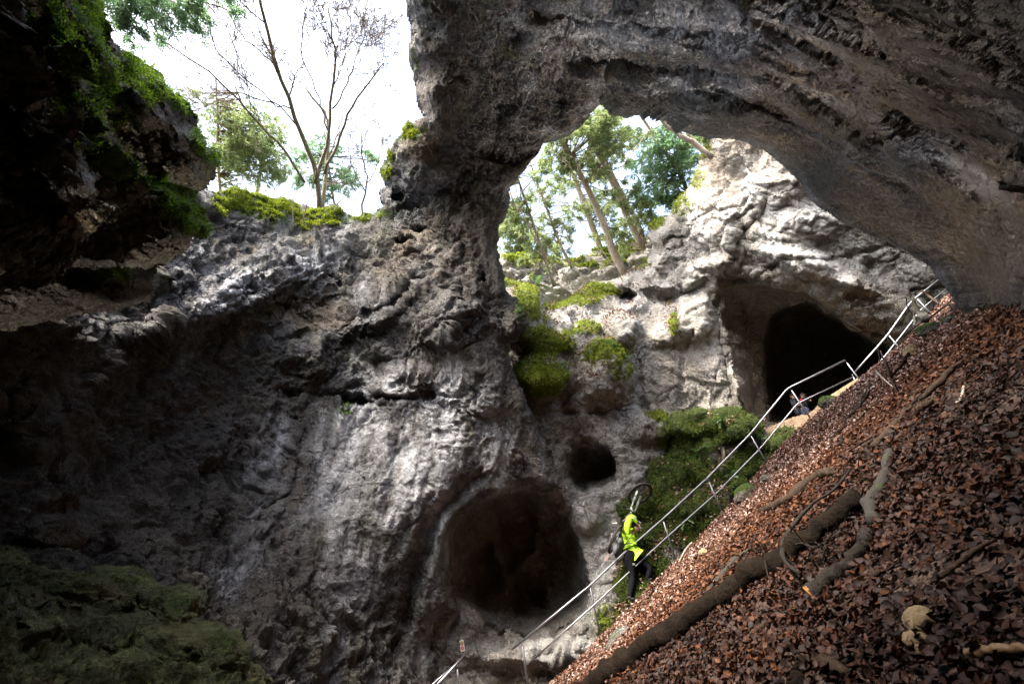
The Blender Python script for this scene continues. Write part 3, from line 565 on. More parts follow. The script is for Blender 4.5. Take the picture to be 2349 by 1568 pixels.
# woodland ground above the sinkhole, one sheet reaching the horizon with the sinkhole open in it
def ground():
    rim = [(-100,9.5,13),(-75,10.5,14),(-60,11.5,14.6),(-45,11,14.8),(-35,10.8,15),(-20,12,15.4),(0,16,15.5),(15,18.5,17.3),(22,19.5,17.5),(35,17,16),(45,16,16),(60,15,14),(80,13,12),(100,12,11.8),(140,11,11.8),(180,11,11.8),(220,13,12),(245,16,12.5),(260,8,11.5)]
    a = np.array([q[0] for q in rim]); az = np.linspace(-100, 260, 181)[:-1]
    r0 = np.interp(az, a, [q[1] for q in rim]); z0 = np.interp(az, a, [q[2] for q in rim])
    t = np.r_[0, .6, 1.5, 3, 5, 8, 12, 18, 27, 40, 60, 90, 140, 220, 400, 700]; V = []
    for k_, d in enumerate(t):
        r = r0+d; x = r*np.sin(np.radians(az)); y = r*np.cos(np.radians(az)); z = z0+(-.6 if k_ == 0 else 0)+min(d, 40)*.04
        V.append(np.stack([x, y, z], 1))
    V = np.concatenate(V); V[:, 2] += .5*fbm(V, .25, 3)*np.minimum(1, 1); n = len(az)
    Fc = [(i*n+j, (i+1)*n+j, (i+1)*n+(j+1) % n, i*n+(j+1) % n) for i in range(len(t)-1) for j in range(n)]
    o = mesh_obj('ground', V, Fc, simple('forest_floor', (.05, .035, .02), .95, noise=(.08, .1, .03), bump=.05, scale=3)); tag(o, 'woodland floor around the open sinkhole', kind='structure')
ground()

# ================================================================ LEAVES, MOSS, TREES
def quads(name, P, Dn, Up, L, Wd, vary, mat, parent=None, curl=.3, fold=True):
    """many small leaves in one mesh: P base, Dn direction, Up normal, length, width; six-vertex folded blades"""
    n = len(P); Dn = Dn/(np.linalg.norm(Dn, axis=1, keepdims=True)+1e-9); B = np.cross(Dn, Up); B /= np.linalg.norm(B, axis=1, keepdims=True)+1e-9
    U = np.cross(B, Dn); L = np.broadcast_to(L, (n,))[:, None]; Wd = np.broadcast_to(Wd, (n,))[:, None]
    c = np.broadcast_to(curl, (n,))[:, None]
    if fold:
        V = np.stack([P, P+Dn*L*.45+B*Wd*.5+U*L*c*.5, P+Dn*L*.5+U*L*c*.15, P+Dn*L*.45-B*Wd*.5+U*L*c*.5, P+Dn*L+U*L*c*.45], 1)
        i = np.arange(n)[:, None]*5
        Fc = np.concatenate([np.c_[i, i+1, i+2], np.c_[i+1, i+4, i+2], np.c_[i, i+2, i+3], np.c_[i+2, i+4, i+3]]); k = 5
    else:
        V = np.stack([P, P+Dn*L*.5+B*Wd*.5, P+Dn*L, P+Dn*L*.5-B*Wd*.5], 1); i = np.arange(n)[:, None]*4
        Fc = np.c_[i, i+1, i+2, i+3]; k = 4
    return mesh_obj(name, V.reshape(-1, 3), Fc.astype(np.int32), mat, parent, smooth=False, attrs={'vary': np.repeat(vary, k)})

# --- leaf litter
def litter():
    a1 = np.cross(PN, [0, 0, 1.]); a1 /= np.linalg.norm(a1); a2 = np.cross(PN, a1)
    g = RELIEF['leaf_slope']; W = g['W'][g['inside']]; Xf, Yf = np.meshgrid(g['X'], g['Y']); Xf = Xf[g['inside']]; Yf = Yf[g['inside']]
    ok = (Xf > 1150) & (Xf < 2500) & (Yf < 1700) & (Yf > 560) & (np.linalg.norm(W, axis=1) < 16.5); W = W[ok]
    uv = np.stack([W @ a1, W @ a2], 1); r = np.linalg.norm(W, axis=1)
    # sample evenly over the ground by weighting each vertex with the area it stands for
    wgt = r**3/np.maximum(-(W/r[:, None]) @ PN, .03)/np.maximum(((W/r[:, None]) @ -(RW @ np.array([0, 0, 1.]))), .2)**-3; wgt /= wgt.sum()
    n = 230000
    # nearer leaves matter more: mix the area-even sample with an extra near one
    w2 = wgt/r**1.2; w2 /= w2.sum(); i = np.concatenate([rng.choice(len(W), n//2, p=wgt), rng.choice(len(W), n//2, p=w2)])
    P = W[i]; rr = r[i]; sz = np.clip(rr*F**-1*7, .01, .04)
    P = P+(rng.uniform(-.5, .5, (n, 1))*a1+rng.uniform(-.5, .5, (n, 1))*a2)*sz[:, None]*3
    patch = fbm(P, .8, 3); keep = rng.random(n) < sstep(-.45, -.1, patch)*.8+.2
    # bare strip of soil under the log
    P = P[keep]; rr = rr[keep]; n = len(P)
    P = P+PN*rng.uniform(0, .045, (n, 1))
    th = rng.uniform(0, 2*np.pi, n); D = np.cos(th)[:, None]*a1+np.sin(th)[:, None]*a2+PN*rng.normal(0, .28, (n, 1))
    U = PN+rng.normal(0, .38, (n, 3)); L = rng.uniform(.028, .075, n)
    v = np.clip(rng.beta(1.7, 2.2, n)*.62+.7*sstep(4.5, 10, rr)*rng.random(n)**.6+.22*fbm(P, .9, 3), 0, 1)  # far leaves paled, painting the crest skylight into their colour
    cu = rng.uniform(-.5, .7, n); far = rr > 5.2; W_ = L*rng.uniform(.5, .75, n)
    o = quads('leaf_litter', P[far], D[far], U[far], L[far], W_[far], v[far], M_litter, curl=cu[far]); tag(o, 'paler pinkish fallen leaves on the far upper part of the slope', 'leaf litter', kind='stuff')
    # near leaves: oval blades with a midrib, curled sides and tip
    q = ~far; P, D, U, L, W_, v, cu = P[q], D[q], U[q], L[q]*.72, W_[q], v[q], cu[q]; n = len(P)
    D = D/np.linalg.norm(D, axis=1, keepdims=True); B = np.cross(D, U); B /= np.linalg.norm(B, axis=1, keepdims=True); U = np.cross(B, D)
    st = [(0, .12), (.22, .78), (.5, 1.), (.78, .7), (1, .08)]; fold = rng.uniform(-.25, .7, n); tw = rng.normal(0, .5, n); V = []
    for t_, w_ in st:
        mid = P+D*(L*t_)[:, None]+U*(L*cu*t_*t_*.8)[:, None]; a = tw*t_
        for sg in (-1, 0, 1):
            jit = rng.normal(0, .05, n)
            V.append(mid+(B*np.cos(a)[:, None]+U*np.sin(a)[:, None])*(sg*W_*.5*w_*(1+jit))[:, None]+U*(abs(sg)*W_*.5*w_*fold)[:, None])
    V = np.stack(V, 1).reshape(-1, 3); b = np.arange(n)[:, None]*15; Fc = []
    for k_ in range(4):
        for c_ in (0, 1): i_ = k_*3+c_; Fc.append(np.c_[b+i_, b+i_+1, b+i_+4, b+i_+3])
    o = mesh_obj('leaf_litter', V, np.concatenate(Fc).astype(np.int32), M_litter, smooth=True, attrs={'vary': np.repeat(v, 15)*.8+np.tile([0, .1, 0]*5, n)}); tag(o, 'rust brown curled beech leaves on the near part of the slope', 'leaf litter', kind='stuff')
    mb = MB()
    for _ in range(420):
        i = rng.choice(len(W), p=wgt); p = W[i]+PN*.03; d = rng.normal(0, 1, 3); d -= d.dot(PN)*PN*.85; d /= np.linalg.norm(d); l_ = rng.uniform(.08, .35)
        mb.tube([p, p+d*l_*.5+rng.normal(0, .015, 3), p+d*l_+rng.normal(0, .02, 3)], [.0035, .0025, .0015], k=4, cap=False)
    o = mb.build('twig_litter', M_wood2); tag(o, 'small dead twigs scattered through the fallen leaves', 'twig litter', kind='stuff')
litter()

# --- moss tufts growing on the mossed rock
def moss_tufts(rel, name, n, mat, label, L=(.04, .09), xr=(0, 2400), yr=(0, 1600), th=.5, w=.35):
    g = RELIEF[rel]; X, Y = np.meshgrid(g['X'], g['Y']); m = (g['moss'] > th) & (X > xr[0]) & (X < xr[1]) & (Y > yr[0]) & (Y < yr[1])
    W = g['W'][m]; N = g['N'][m]; i = rng.integers(0, len(W), n)
    P = W[i]+rng.normal(0, .03, (n, 3))-N[i]*.015; D = N[i]*.7+rng.normal(0, .55, (n, 3))-np.array([0, 0, .35]); U = rng.normal(0, 1, (n, 3)); Ls = rng.uniform(*L, n)
    v = np.clip(.45+.45*fbm(P, 1.6, 3)+rng.normal(0, .2, n), 0, 1)
    o = quads(name, P, D, U, Ls, Ls*w, v, mat, fold=False); tag(o, label, 'moss', kind='stuff')
moss_tufts('mossy_bank', 'moss', 110000, M_mossleaf, 'deep green moss on the boulder bank behind the cyclist', L=(.02, .055))
moss_tufts('back_cliff', 'moss', 70000, M_mossgold, 'bright yellow green moss on the ledges beside the pillar', L=(.025, .065), xr=(1140, 1700), yr=(300, 960))
moss_tufts('left_cliff', 'moss', 70000, M_mossvivid, 'green moss hanging on the dark left cliff', L=(.012, .035), th=.45)
moss_tufts('rock_arch', 'moss', 50000, M_mossgold, 'yellow green moss along the rim of the left wall', L=(.025, .07), yr=(250, 560), xr=(450, 1240))
moss_tufts('far_ridge', 'moss', 12000, M_mossgold, 'moss cap on the far ridge', L=(.06, .12))

def stray_leaves(rel, n, xr, yr, label):
    g = RELIEF[rel]; X, Y = np.meshgrid(g['X'], g['Y']); W = g['W']; N = g['N']
    m = g['inside'] & (X > xr[0]) & (X < xr[1]) & (Y > yr[0]) & (Y < yr[1]) & (N[..., 2] > .25); m &= (fbm(W.reshape(-1, 3), 1.1, 3).reshape(X.shape) > .02)
    W, N = W[m], N[m]; i = rng.integers(0, len(W), n); P = W[i]+N[i]*rng.uniform(.03, .10, (n, 1))+rng.normal(0, .03, (n, 3)); L = rng.uniform(.05, .10, n)
    o = quads('fallen_leaves', P, rng.normal(0, 1, (n, 3))*[1, 1, .3], N[i]+rng.normal(0, .35, (n, 3)), L, L*.65, rng.uniform(.5, 1, n), M_litter, curl=rng.uniform(-.3, .6, n)); tag(o, label, 'leaf litter', kind='stuff')
stray_leaves('mossy_bank', 2600, (1380, 1900), (930, 1500), 'scattered brown leaves caught on the green moss bank')
stray_leaves('back_cliff', 2200, (1160, 1560), (600, 900), 'scattered brown leaves on the ledges of the pale cliff')
# --- trees
def limb(mb, a, b, r0, r1, k=5, wob=.08, n=7, sag=0., out=None):
    a = np.asarray(a, float); b = np.asarray(b, float); L = np.linalg.norm(b-a); t = np.linspace(0, 1, n)[:, None]
    p = a+(b-a)*t; off = rng.normal(0, wob*L/3, (n, 3)); off[0] = 0; off = np.cumsum(off, 0)*.35; off -= t*off[-1]*.5
    p = p+off; p[:, 2] -= (4*t*(1-t))[:, 0]*sag*L
    mb.tube(p, np.linspace(r0, r1, n), k=k, cap=False); return p
def branchlets(mb, p, r, length, depth, up=.5, k=4, num=5, leaves=None):
    """recursive bare twigs from polyline p"""
    n = len(p)
    for j in range(num):
        t = rng.uniform(.2, 1); i = min(int(t*(n-1)), n-2); q = p[i]+(p[i+1]-p[i])*(t*(n-1)-i)
        d = p[i+1]-p[i]; d /= np.linalg.norm(d)+1e-9
        s = rng.normal(0, 1, 3); s -= s.dot(d)*d; s /= np.linalg.norm(s)
        dd = d*rng.uniform(.5, 1)+s*rng.uniform(.45, .95)+np.array([0, 0, up*.5]); dd /= np.linalg.norm(dd)
        L = length*rng.uniform(.5, 1.15)*(1.15-.5*t); rr = max(r*(1-.5*t), .006)
        pp = limb(mb, q, q+dd*L, max(rr*.65, TW), max(rr*.2, TW*.8), k=k, wob=.22, n=6)
        if depth > 0: branchlets(mb, pp, rr*.55, L*.5, depth-1, up, 3, num)
TW = .004
def bare_tree(name, limbs, r, label, thick, twl=1.6, num=6, depth=2, mat=M_bark, group=None, dr=0, up=.5):
    global TW
    TW = .0065 if 'branches' not in name and twl > 1 and name == 'bare_tree' else .004
    b0 = at(*limbs[0][0][:2], r+(limbs[0][0][2] if len(limbs[0][0]) > 2 else 0)); e = empty(name, b0, label, 'tree', group)
    tr = MB(); tw = MB()
    for li, L in enumerate(limbs):
        c = np.array([at(q[0], q[1], r+(q[2] if len(q) > 2 else 0)) for q in L]); th = thick[li]
        if li == 0: d = c[0]-c[1]; c[0] = c[0]+d/np.linalg.norm(d)*.35
        t = np.linspace(0, 1, len(c)); tt = np.linspace(0, 1, 14); p = np.stack([np.interp(tt, t, c[:, k]) for k in range(3)], 1)
        p[1:-1] += rng.normal(0, .025, (12, 3)); th = (th[0]*.58, th[1]*.62); tr.tube(p, np.linspace(th[0], th[1], 14), k=8)
        branchlets(tw, p[4:] if li == 0 else p[2:], th[1]*1.7, twl, depth, up, num=num)
    tr.build('trunk', mat, e); tw.build('branches', M_twig if mat is M_bark else mat, e); return e
bare_tree('bare_tree', [[(732,474),(728,400),(700,330),(668,250),(632,150),(600,20),(590,-60)],[(722,420),(752,330),(762,220),(768,120),(752,20)],[(745,400),(775,330),(800,250),(845,190),(880,145)],[(762,250),(800,190),(820,120),(842,70)],[(700,420),(640,330),(600,290),(520,200),(420,120),(345,70)],[(690,300),(640,240),(560,180),(500,120),(480,60)],[(752,300),(730,220),(690,120),(700,20)],[(668,250),(600,230),(540,210),(470,215)],[(765,200),(790,130),(800,60)],[(632,150),(560,90),(520,20)]], 19,
  'large leafless tree with several spreading limbs on the rim left of the pillar', [(.17,.06),(.12,.03),(.10,.03),(.05,.02),(.09,.025),(.05,.02),(.05,.02),(.05,.02),(.04,.015),(.04,.015)], twl=2.5, num=9)
bare_tree('bare_tree', [[(828,492),(838,440),(842,400),(830,350),(828,300)],[(838,430),(862,390),(875,340),(880,310)],[(838,440),(812,395),(800,350),(795,320)],[(830,450),(810,430),(795,400)]], 19.5,
  'small leafless tree with greenish bark close beside the pillar shoulder', [(.07,.03),(.04,.015),(.04,.015),(.03,.012)], twl=1., num=8)
bare_tree('bare_tree', [[(742,470),(748,400),(756,330),(748,260),(700,200)],[(752,360),(780,300),(790,230)]], 21, 'straight leafless tree just behind the largest bare tree', [(.15,.05),(.06,.02)], twl=1.5, num=5, mat=M_barkpale)
bare_tree('sapling', [[(692,540),(700,490),(716,440),(728,380),(738,320),(742,300)],[(716,440),(700,400),(670,370)],[(725,400),(752,370),(775,340)]], 16.9, 'thin dark sapling leaning from the leaf pocket on the rim', [(.028,.010),(.012,.006),(.012,.006)], twl=.6, num=4, depth=1)
bare_tree('sapling', [[(672,515),(671,460),(668,410),(640,370),(560,330)]], 16.7, 'pale thin sapling standing upright on the mossy rim', [(.02,.007)], twl=.7, num=5, depth=1, mat=M_barkpale)
bare_tree('sapling', [[(1270,615),(1200,500),(1175,400)],], 19., 'thin bare stem at the left edge of the arch opening', [(.05,.02)], twl=1.6, num=7, depth=2)
bare_tree('shrub', [[(1418,628),(1370,560),(1300,470),(1230,440),(1190,435)],[(1415,626),(1340,580),(1280,545)],[(1412,622),(1400,540),(1340,430),(1290,360)],[(1418,625),(1372,520),(1330,440)]], 18.9, 'leafless shrub with long arching stems at the foot of the thickest spruce trunk', [(.035,.012),(.03,.01),(.03,.01),(.02,.008)], twl=1.4, num=6, depth=1, mat=M_barkpale)
bare_tree('gnarled_tree', [[(1618,347),(1600,330),(1570,318),(1540,295),(1505,268),(1460,240),(1400,200)],[(1570,318),(1545,285),(1520,262),(1490,240)],[(1505,268),(1490,300),(1440,360),(1420,400)]], 18.6, 'gnarled pale trunk leaning out from the top of the pale cliff', [(.17,.08),(.08,.04),(.03,.01)], twl=1.3, num=4, depth=1, mat=M_barkpale)
bare_tree('leaning_tree', [[(1606,338),(1585,318),(1565,290),(1540,262)]], 19.6, 'straight slim trunk leaning behind the gnarled tree', [(.10,.07)], twl=.9, num=3, depth=1, mat=M_barkpale)

def sprays(c, out, n, rad, size, droop, P, D, U, mbt):
    """a branch end: short drooping twigs set with needle blades"""
    for _ in range(n):
        o = rng.normal(0, 1, 3); o /= np.linalg.norm(o); o = o*np.array([1, 1, .55]); s = c+o*rad*rng.random()**.6
        d = out*.7+rng.normal(0, .6, 3); d[2] -= droop; d /= np.linalg.norm(d); L = rng.uniform(.25, .6)*size*4
        m_ = 9; t = np.linspace(.05, 1, m_)[:, None]; q = s+d*L*t+np.array([0, 0, -.25])*t*t*L
        side = np.cross(d, [0, 0, 1.]); side /= np.linalg.norm(side)+1e-9
        for sg in (-1, 1):
            P.append(q+rng.normal(0, .012, q.shape)); D.append(np.tile(d*.55+side*sg*.8, (m_, 1))+rng.normal(0, .2, (m_, 3))); U.append(np.tile([0, 0, 1.], (m_, 1))+rng.normal(0, .35, (m_, 3)))
        mbt.tube(np.array([s, q[-1]]), [.008, .003], k=3, cap=False)
def conifer(name, trunk, r, thick, clumps, label, mat=M_needle, tm=M_barkpale, size=.12, dens=1.05, group=None, stubs=0, bl=.11):
    tp = np.array([at(q[0], q[1], r+(q[2] if len(q) > 2 else 0)) for q in trunk]); tp[0] += (tp[0]-tp[1])/np.linalg.norm(tp[0]-tp[1])*.35
    e = empty(name, tp[0], label, 'tree', group); tr = MB()
    t = np.linspace(0, 1, len(tp)); tt = np.linspace(0, 1, 16); p = np.stack([np.interp(tt, t, tp[:, k]) for k in range(3)], 1)
    thick *= .62; tr.tube(p, np.linspace(thick, thick*.5, 16)*(1+.06*rng.normal(size=16)), k=9, noise=.05); tr.build('trunk', tm, e)
    P, D, U = [], [], []; br = MB()
    if name == 'spruce_tree': clumps = list(clumps)+[(np.interp(f_, np.linspace(0, 1, len(trunk)), [q[0] for q in trunk])+rng.uniform(-50, 50), np.interp(f_, np.linspace(0, 1, len(trunk)), [q[1] for q in trunk])+rng.uniform(-20, 20), rng.uniform(16, 32), 3) for f_ in rng.uniform(.12, .8, 9)]
    for (x, y, rv, n, *dz) in clumps:
        rc = r+(dz[0] if dz else 0); c = at(x, y, rc); rad = rv*rc/F
        for _ in range(max(2, int(n*dens))):
            cc = c+rng.normal(0, .5, 3)*rad; i = np.clip(np.linalg.norm(p-cc, axis=1).argmin()+rng.integers(-1, 2), 0, 15); out = cc-p[i]; dl = np.linalg.norm(out); out /= dl+1e-9
            if dl > thick*1.5 and dl < 3.2: limb(br, p[i], cc, .03, .01, k=4, wob=.1, sag=-.05)
            sprays(cc, out, 11, rad*.42, size, .25, P, D, U, br)
    for _ in range(stubs):
        i = rng.integers(1, 15); s = rng.normal(0, 1, 3); s[2] = rng.uniform(-.5, .2); s /= np.linalg.norm(s)
        pp = limb(br, p[i], p[i]+s*rng.uniform(.5, 1.7), .018, .004, k=3, wob=.25); branchlets(br, pp, .012, .5, 1, -.1, 3, 4)
    if br.n: br.build('branches', M_twig, e)
    if P:
        P, D, U = map(np.concatenate, (P, D, U)); n = len(P); v = np.clip(.5+.5*fbm(P, .9, 3)+rng.normal(0, .17, n), 0, 1)
        quads('foliage', P, D, U, rng.uniform(.6, 1.2, n)*bl*(size/.12), bl*.3*(size/.12), v, mat, e, fold=False)
    return e
G1 = 'spruces on the ridge behind the arch'
conifer('spruce_tree', [(1424,612),(1408,580),(1388,520),(1352,440),(1310,360),(1270,290),(1220,200)], 20.5, .26, [(1290,330,45,16),(1340,300,50,16),(1400,290,40,12),(1370,350,40,10),(1310,380,35,8)], 'thickest spruce trunk in the arch opening with a green crown', group=G1, stubs=8)
conifer('spruce_tree', [(1468,556),(1440,500),(1410,430),(1380,370),(1345,300),(1300,220)], 21.5, .24, [(1360,290,40,12),(1410,320,45,12),(1440,300,30,8)], 'tall spruce second from the right in the opening, standing by the rock knob', group=G1, stubs=8)
conifer('spruce_tree', [(1474,545),(1460,505),(1425,440),(1400,390),(1370,330)], 23, .2, [(1425,330,40,10),(1390,380,35,8)], 'pale spruce trunk pressed close behind the one by the rock knob', group=G1, stubs=5)
conifer('spruce_tree', [(1266,640),(1248,590),(1225,520),(1205,460),(1185,400),(1160,340)], 20, .12, [(1240,400,25,5),(1210,470,30,4),(1190,520,30,4)], 'slender spruce trunk leaning in front of the low rock face', group=G1, stubs=26)
conifer('spruce_tree', [(1306,602),(1285,560),(1262,500),(1240,440),(1215,370)], 23, .13, [(1270,420,30,5),(1330,480,20,4),(1240,540,25,4)], 'slender spruce rising from the moss of the low ridge', group=G1, stubs=20)
conifer('spruce_tree', [(1385,590),(1368,545),(1345,480),(1315,400),(1290,330)], 25, .3, [(1320,420,40,8),(1350,480,35,8),(1390,500,30,8),(1410,460,25,6),(1300,470,30,5)], 'broad shadowy spruce trunk furthest back in the opening', group=G1, stubs=8)
conifer('spruce_tree', [(1230,600),(1210,560),(1190,500),(1170,440)], 26, .16, [(1175,540,40,14),(1215,560,40,12),(1240,585,35,10),(1165,590,30,8),(1190,500,30,6)], 'far spruce with olive foliage low beside the pillar edge', group=G1, dens=1.6)
conifer('fir_tree', [(1590,470),(1560,400),(1520,340),(1480,280),(1440,220)], 22, .15, [(1500,350,45,24),(1550,340,40,20),(1560,390,38,20),(1510,420,45,24),(1470,450,28,10),(1575,325,30,10),(1540,450,30,12),(1530,300,26,8)], 'dense blue green fir growing beside the pale cliff edge', mat=M_needle2, dens=1.0)
conifer('fir_tree', [(1620,330),(1612,310),(1600,280),(1590,240)], 20, .06, [(1605,305,18,8),(1625,315,16,6)], 'small green fir at the very top of the pale cliff', size=.1)
G2 = 'conifers beyond the left rim'
conifer('pine_tree', [(505,430),(498,360),(500,290),(498,240),(495,180)], 25, .1, [(560,330,45,18),(540,380,45,18),(600,350,45,14),(620,390,35,10),(520,300,40,8),(580,290,40,9)], 'olive green pine filling the gap beside the mossy left cliff', group=G2, dens=1.9)
conifer('pine_tree', [(590,440),(600,380),(580,310),(560,250),(540,200)], 27, .12, [(640,340,35,7),(500,240,30,5),(450,215,26,4),(540,240,40,6),(610,300,30,5),(470,270,28,4)], 'pine with thin reddish upper twigs beyond the left rim', group=G2, stubs=14, size=.1)
conifer('pine_tree', [(770,490),(760,420),(750,360),(745,300)], 22, .08, [(730,350,38,12),(770,380,36,12),(790,420,34,10),(730,400,30,9),(700,370,26,5),(690,425,22,4),(760,440,34,8),(850,370,24,5)], 'blue green pine behind the limbs of the large leafless tree', mat=M_needle2, group=G2, size=.1)
conifer('conifer_branch', [(150,-120,0),(250,-60,.5),(330,-30,1),(420,-15,1.5),(520,-30,2)], 11, .05, [(300,20,40,9),(270,45,30,6),(360,10,40,8),(420,20,40,8),(460,10,30,5),(520,0,26,4),(330,60,20,2)], 'dark conifer boughs hanging into the top of the picture at the left', mat=M_needle2, tm=M_twig, size=.07)

# --- ferns
def fern(x, y, rel, label, size=.35, n=9):
    p, N = surf(rel, x, y); e = empty('fern', p, label, 'fern', 'ferns on the mossy rocks'); 
    for k in range(n):
        d = N*.6+rng.normal(0, .7, 3); d /= np.linalg.norm(d); m_ = 13; t = np.linspace(0, 1, m_)[:, None]; q = p+d*size*t+np.array([0, 0, -.5])*t*t*size*.7
        side = np.cross(d, [0, 0, 1.]); side /= np.linalg.norm(side)+1e-9; wv = (np.sin(np.pi*(t*.85+.12))**.8)*size*.24; V = [q]
        Fc = []
        for sg in (-1, 1):
            b0 = len(np.concatenate(V)); V.append(q[:-1]+(side*sg+d*.45)*wv[:-1]+rng.normal(0, .006, (m_-1, 3))); Fc += [(i, b0+i, i+1) for i in range(m_-1)]
        V = np.concatenate(V); mesh_obj('frond', V, Fc, M_fern, e, False, {'vary': np.full(len(V), rng.uniform(.2, .9))})
for a in [(1610,1035,'mossy_bank','fern low on the moss under the two rock knobs'),(1655,965,'mossy_bank','fern on the crown of the mossy knob nearest the upper cave'),(1475,1238,'mossy_bank','fern beside the cyclist at the height of the helmet',.25),(1740,1010,'mossy_bank','broad pale fern between the two railing bars',.4),(1690,1090,'mossy_bank','fern under the handrail halfway up the moss',.4),
          (1805,985,'mossy_bank','fern on the small green mound nearest the leaf slope',.3),(1570,1185,'mossy_bank','fern amid the moss behind the middle of the railing'),(1395,810,'back_cliff','pale fern on the top of the round mossy boulder beside the moss cushion',.4),(1425,830,'back_cliff','fern hanging at the right end of the round boulder',.35),(1230,655,'back_cliff','blue green fern on the ledge in front of the slender spruce',.5),
          (165,100,'left_cliff','fern sprouting highest on the dark left cliff',.22),(265,268,'left_cliff','fern drooping from the hanging moss of the left cliff',.2),(235,335,'left_cliff','small fern on the shoulder below the hanging moss',.18)]: fern(*a)

# ================================================================ RAILINGS, LOGS, PEOPLE
def interp_h(x):                                   # horizontal distance of the stair line
    return float(np.interp(x, [1750, 2400, 3240, 3400, 3870], [11.9, 12.4, 14.0, 14.3, 16.2]))
def rp(x, y, dd=0): return ath(x, y, interp_h(x)+dd)
def polytube(name, pts, r, mat, parent, k=8):
    m_ = MB(); m_.tube(pts, r, k=k); return m_.build(name, mat, parent)
def bend(pts, n=4, s=.12):
    """round the corners of a pipe"""
    pts = [np.asarray(p, float) for p in pts]; out = [pts[0]]
    for i in range(1, len(pts)-1):
        a, b, c = pts[i-1], pts[i], pts[i+1]; u = (a-b)/np.linalg.norm(a-b); v = (c-b)/np.linalg.norm(c-b)
        p0, p1 = b+u*s, b+v*s
        for t in np.linspace(0, 1, n): out.append((1-t)**2*p0+2*t*(1-t)*b+t*t*p1)
    return np.array(out+[pts[-1]])
def railing(name, label, top, mid, posts, group='metal stair railings'):
    e = empty(name, rp(*posts[0][2:]), label, 'railing', group)
    polytube('handrail', bend([rp(*p) for p in top]), .024, M_steel, e)
    for q in mid: polytube('lower_rail', bend([rp(*p) for p in q]), .017, M_steel, e)
    for (x0, y0, x1, y1) in posts:
        a = rp(x0, y0, .02); h = interp_h(x0)+.02; b = ath(x1, y1, h); d = (b-a)/np.linalg.norm(b-a)
        mb = MB(); mb.tube([a+d*.03, a+d*.06, b+d*.25], [.008, .021, .021], k=8); mb.tube([a-d*.02, a+d*.04], [.007, .007], k=6); mb.build('post', M_steel, e)
    return e
railing('stair_railing', 'long galvanised stair railing climbing from the lower cave past the cyclist',
  [(2046,2597),(2360,2340),(2508,2199),(2649,2077),(2818,1921),(2834,1906),(3001,1735),(3149,1554),(3382,1439)],
  [[(2107,2657),(2385,2410),(2610,2200),(2674,2141),(2865,1972),(3038,1796),(3191,1612),(3414,1506)]],
  [(2089,2572,2112,2745),(2359,2340,2398,2525),(2652,2078,2700,2230),(2834,1921,2894,2061),(3001,1737,3077,1868),(3163,1556,3246,1678),(3385,1447,3448,1532)])
railing('stair_railing', 'upper flight of steel railing climbing over the pale cliff towards the arch foot',
  [(3420,1487),(3512,1384),(3552,1337),(3644,1207),(3664,1190),(3850,1043)], [[(3467,1511),(3550,1411),(3621,1321),(3684,1237),(3880,1080)]],
  [(3410,1500,3436,1552),(3552,1337,3602,1396),(3666,1192,3718,1247)])
railing('stair_railing', 'short steel handrail end below the small white sign',
  [(1859,2617),(1790,2692),(1690,2800)], [[(1825,2652),(1740,2726),(1680,2785)]], [(1830,2667,1835,2760)])

# sign
M_white = simple('weathered_white_enamel', (.62, .6, .55), .5); M_red = simple('faded_red_print', (.42, .10, .10), .5); M_yel = simple('ochre_print', (.35, .22, .06), .5)
def sign():
    p, N = surf('rock_arch', 1852/S, 2580/S); p2 = at(1852/S, 2580/S, np.linalg.norm(p)-.25) if 'rock_arch' else p
    a = dirs(1852/S, 2603/S)*np.linalg.norm(p2); b = dirs(1845/S, 2558/S)*np.linalg.norm(p2); up = (b-a); h = np.linalg.norm(up); up /= h
    back = p2/np.linalg.norm(p2); rt = np.cross(back, up); rt /= np.linalg.norm(rt); nn = np.cross(rt, up); wd = h*.42
    if nn.dot(back) > 0: nn = -nn
    c = (a+b)/2; e = empty('sign', c-up*h/2, 'small upright white sign with a yellow ring above a red ring', 'sign')
    mb = MB(); mb.box(c, np.stack([rt*wd/2, up*h/2, nn*.006])); mb.build('panel', M_white, e, smooth=False)
    for s_, mt, nm in ((.22, M_yel, 'ring_symbol'), (-.20, M_red, 'ring_symbol')):
        mb = MB(); mb.ring(c+up*h*s_+nn*.008, rt*wd*.27, up*wd*.33, .012, n=24, k=6)
        if s_ > 0: mb.box(c+up*h*s_+nn*.008, np.stack([rt*.006, up*wd*.2, nn*.004]))
        else: mb.box(c+up*h*s_+nn*.008, np.stack([(rt*.8-up)*wd*.2, (rt+up*.8)*.006, nn*.004]))
        mb.build(nm, mt, e)
    mb = MB(); mb.tube([c-up*h*.5-nn*.02, c-up*h*.5-nn*.02-up*.02, c-up*h*.45-nn*.45], .012, k=6); mb.build('bracket', M_wood, e)
sign()

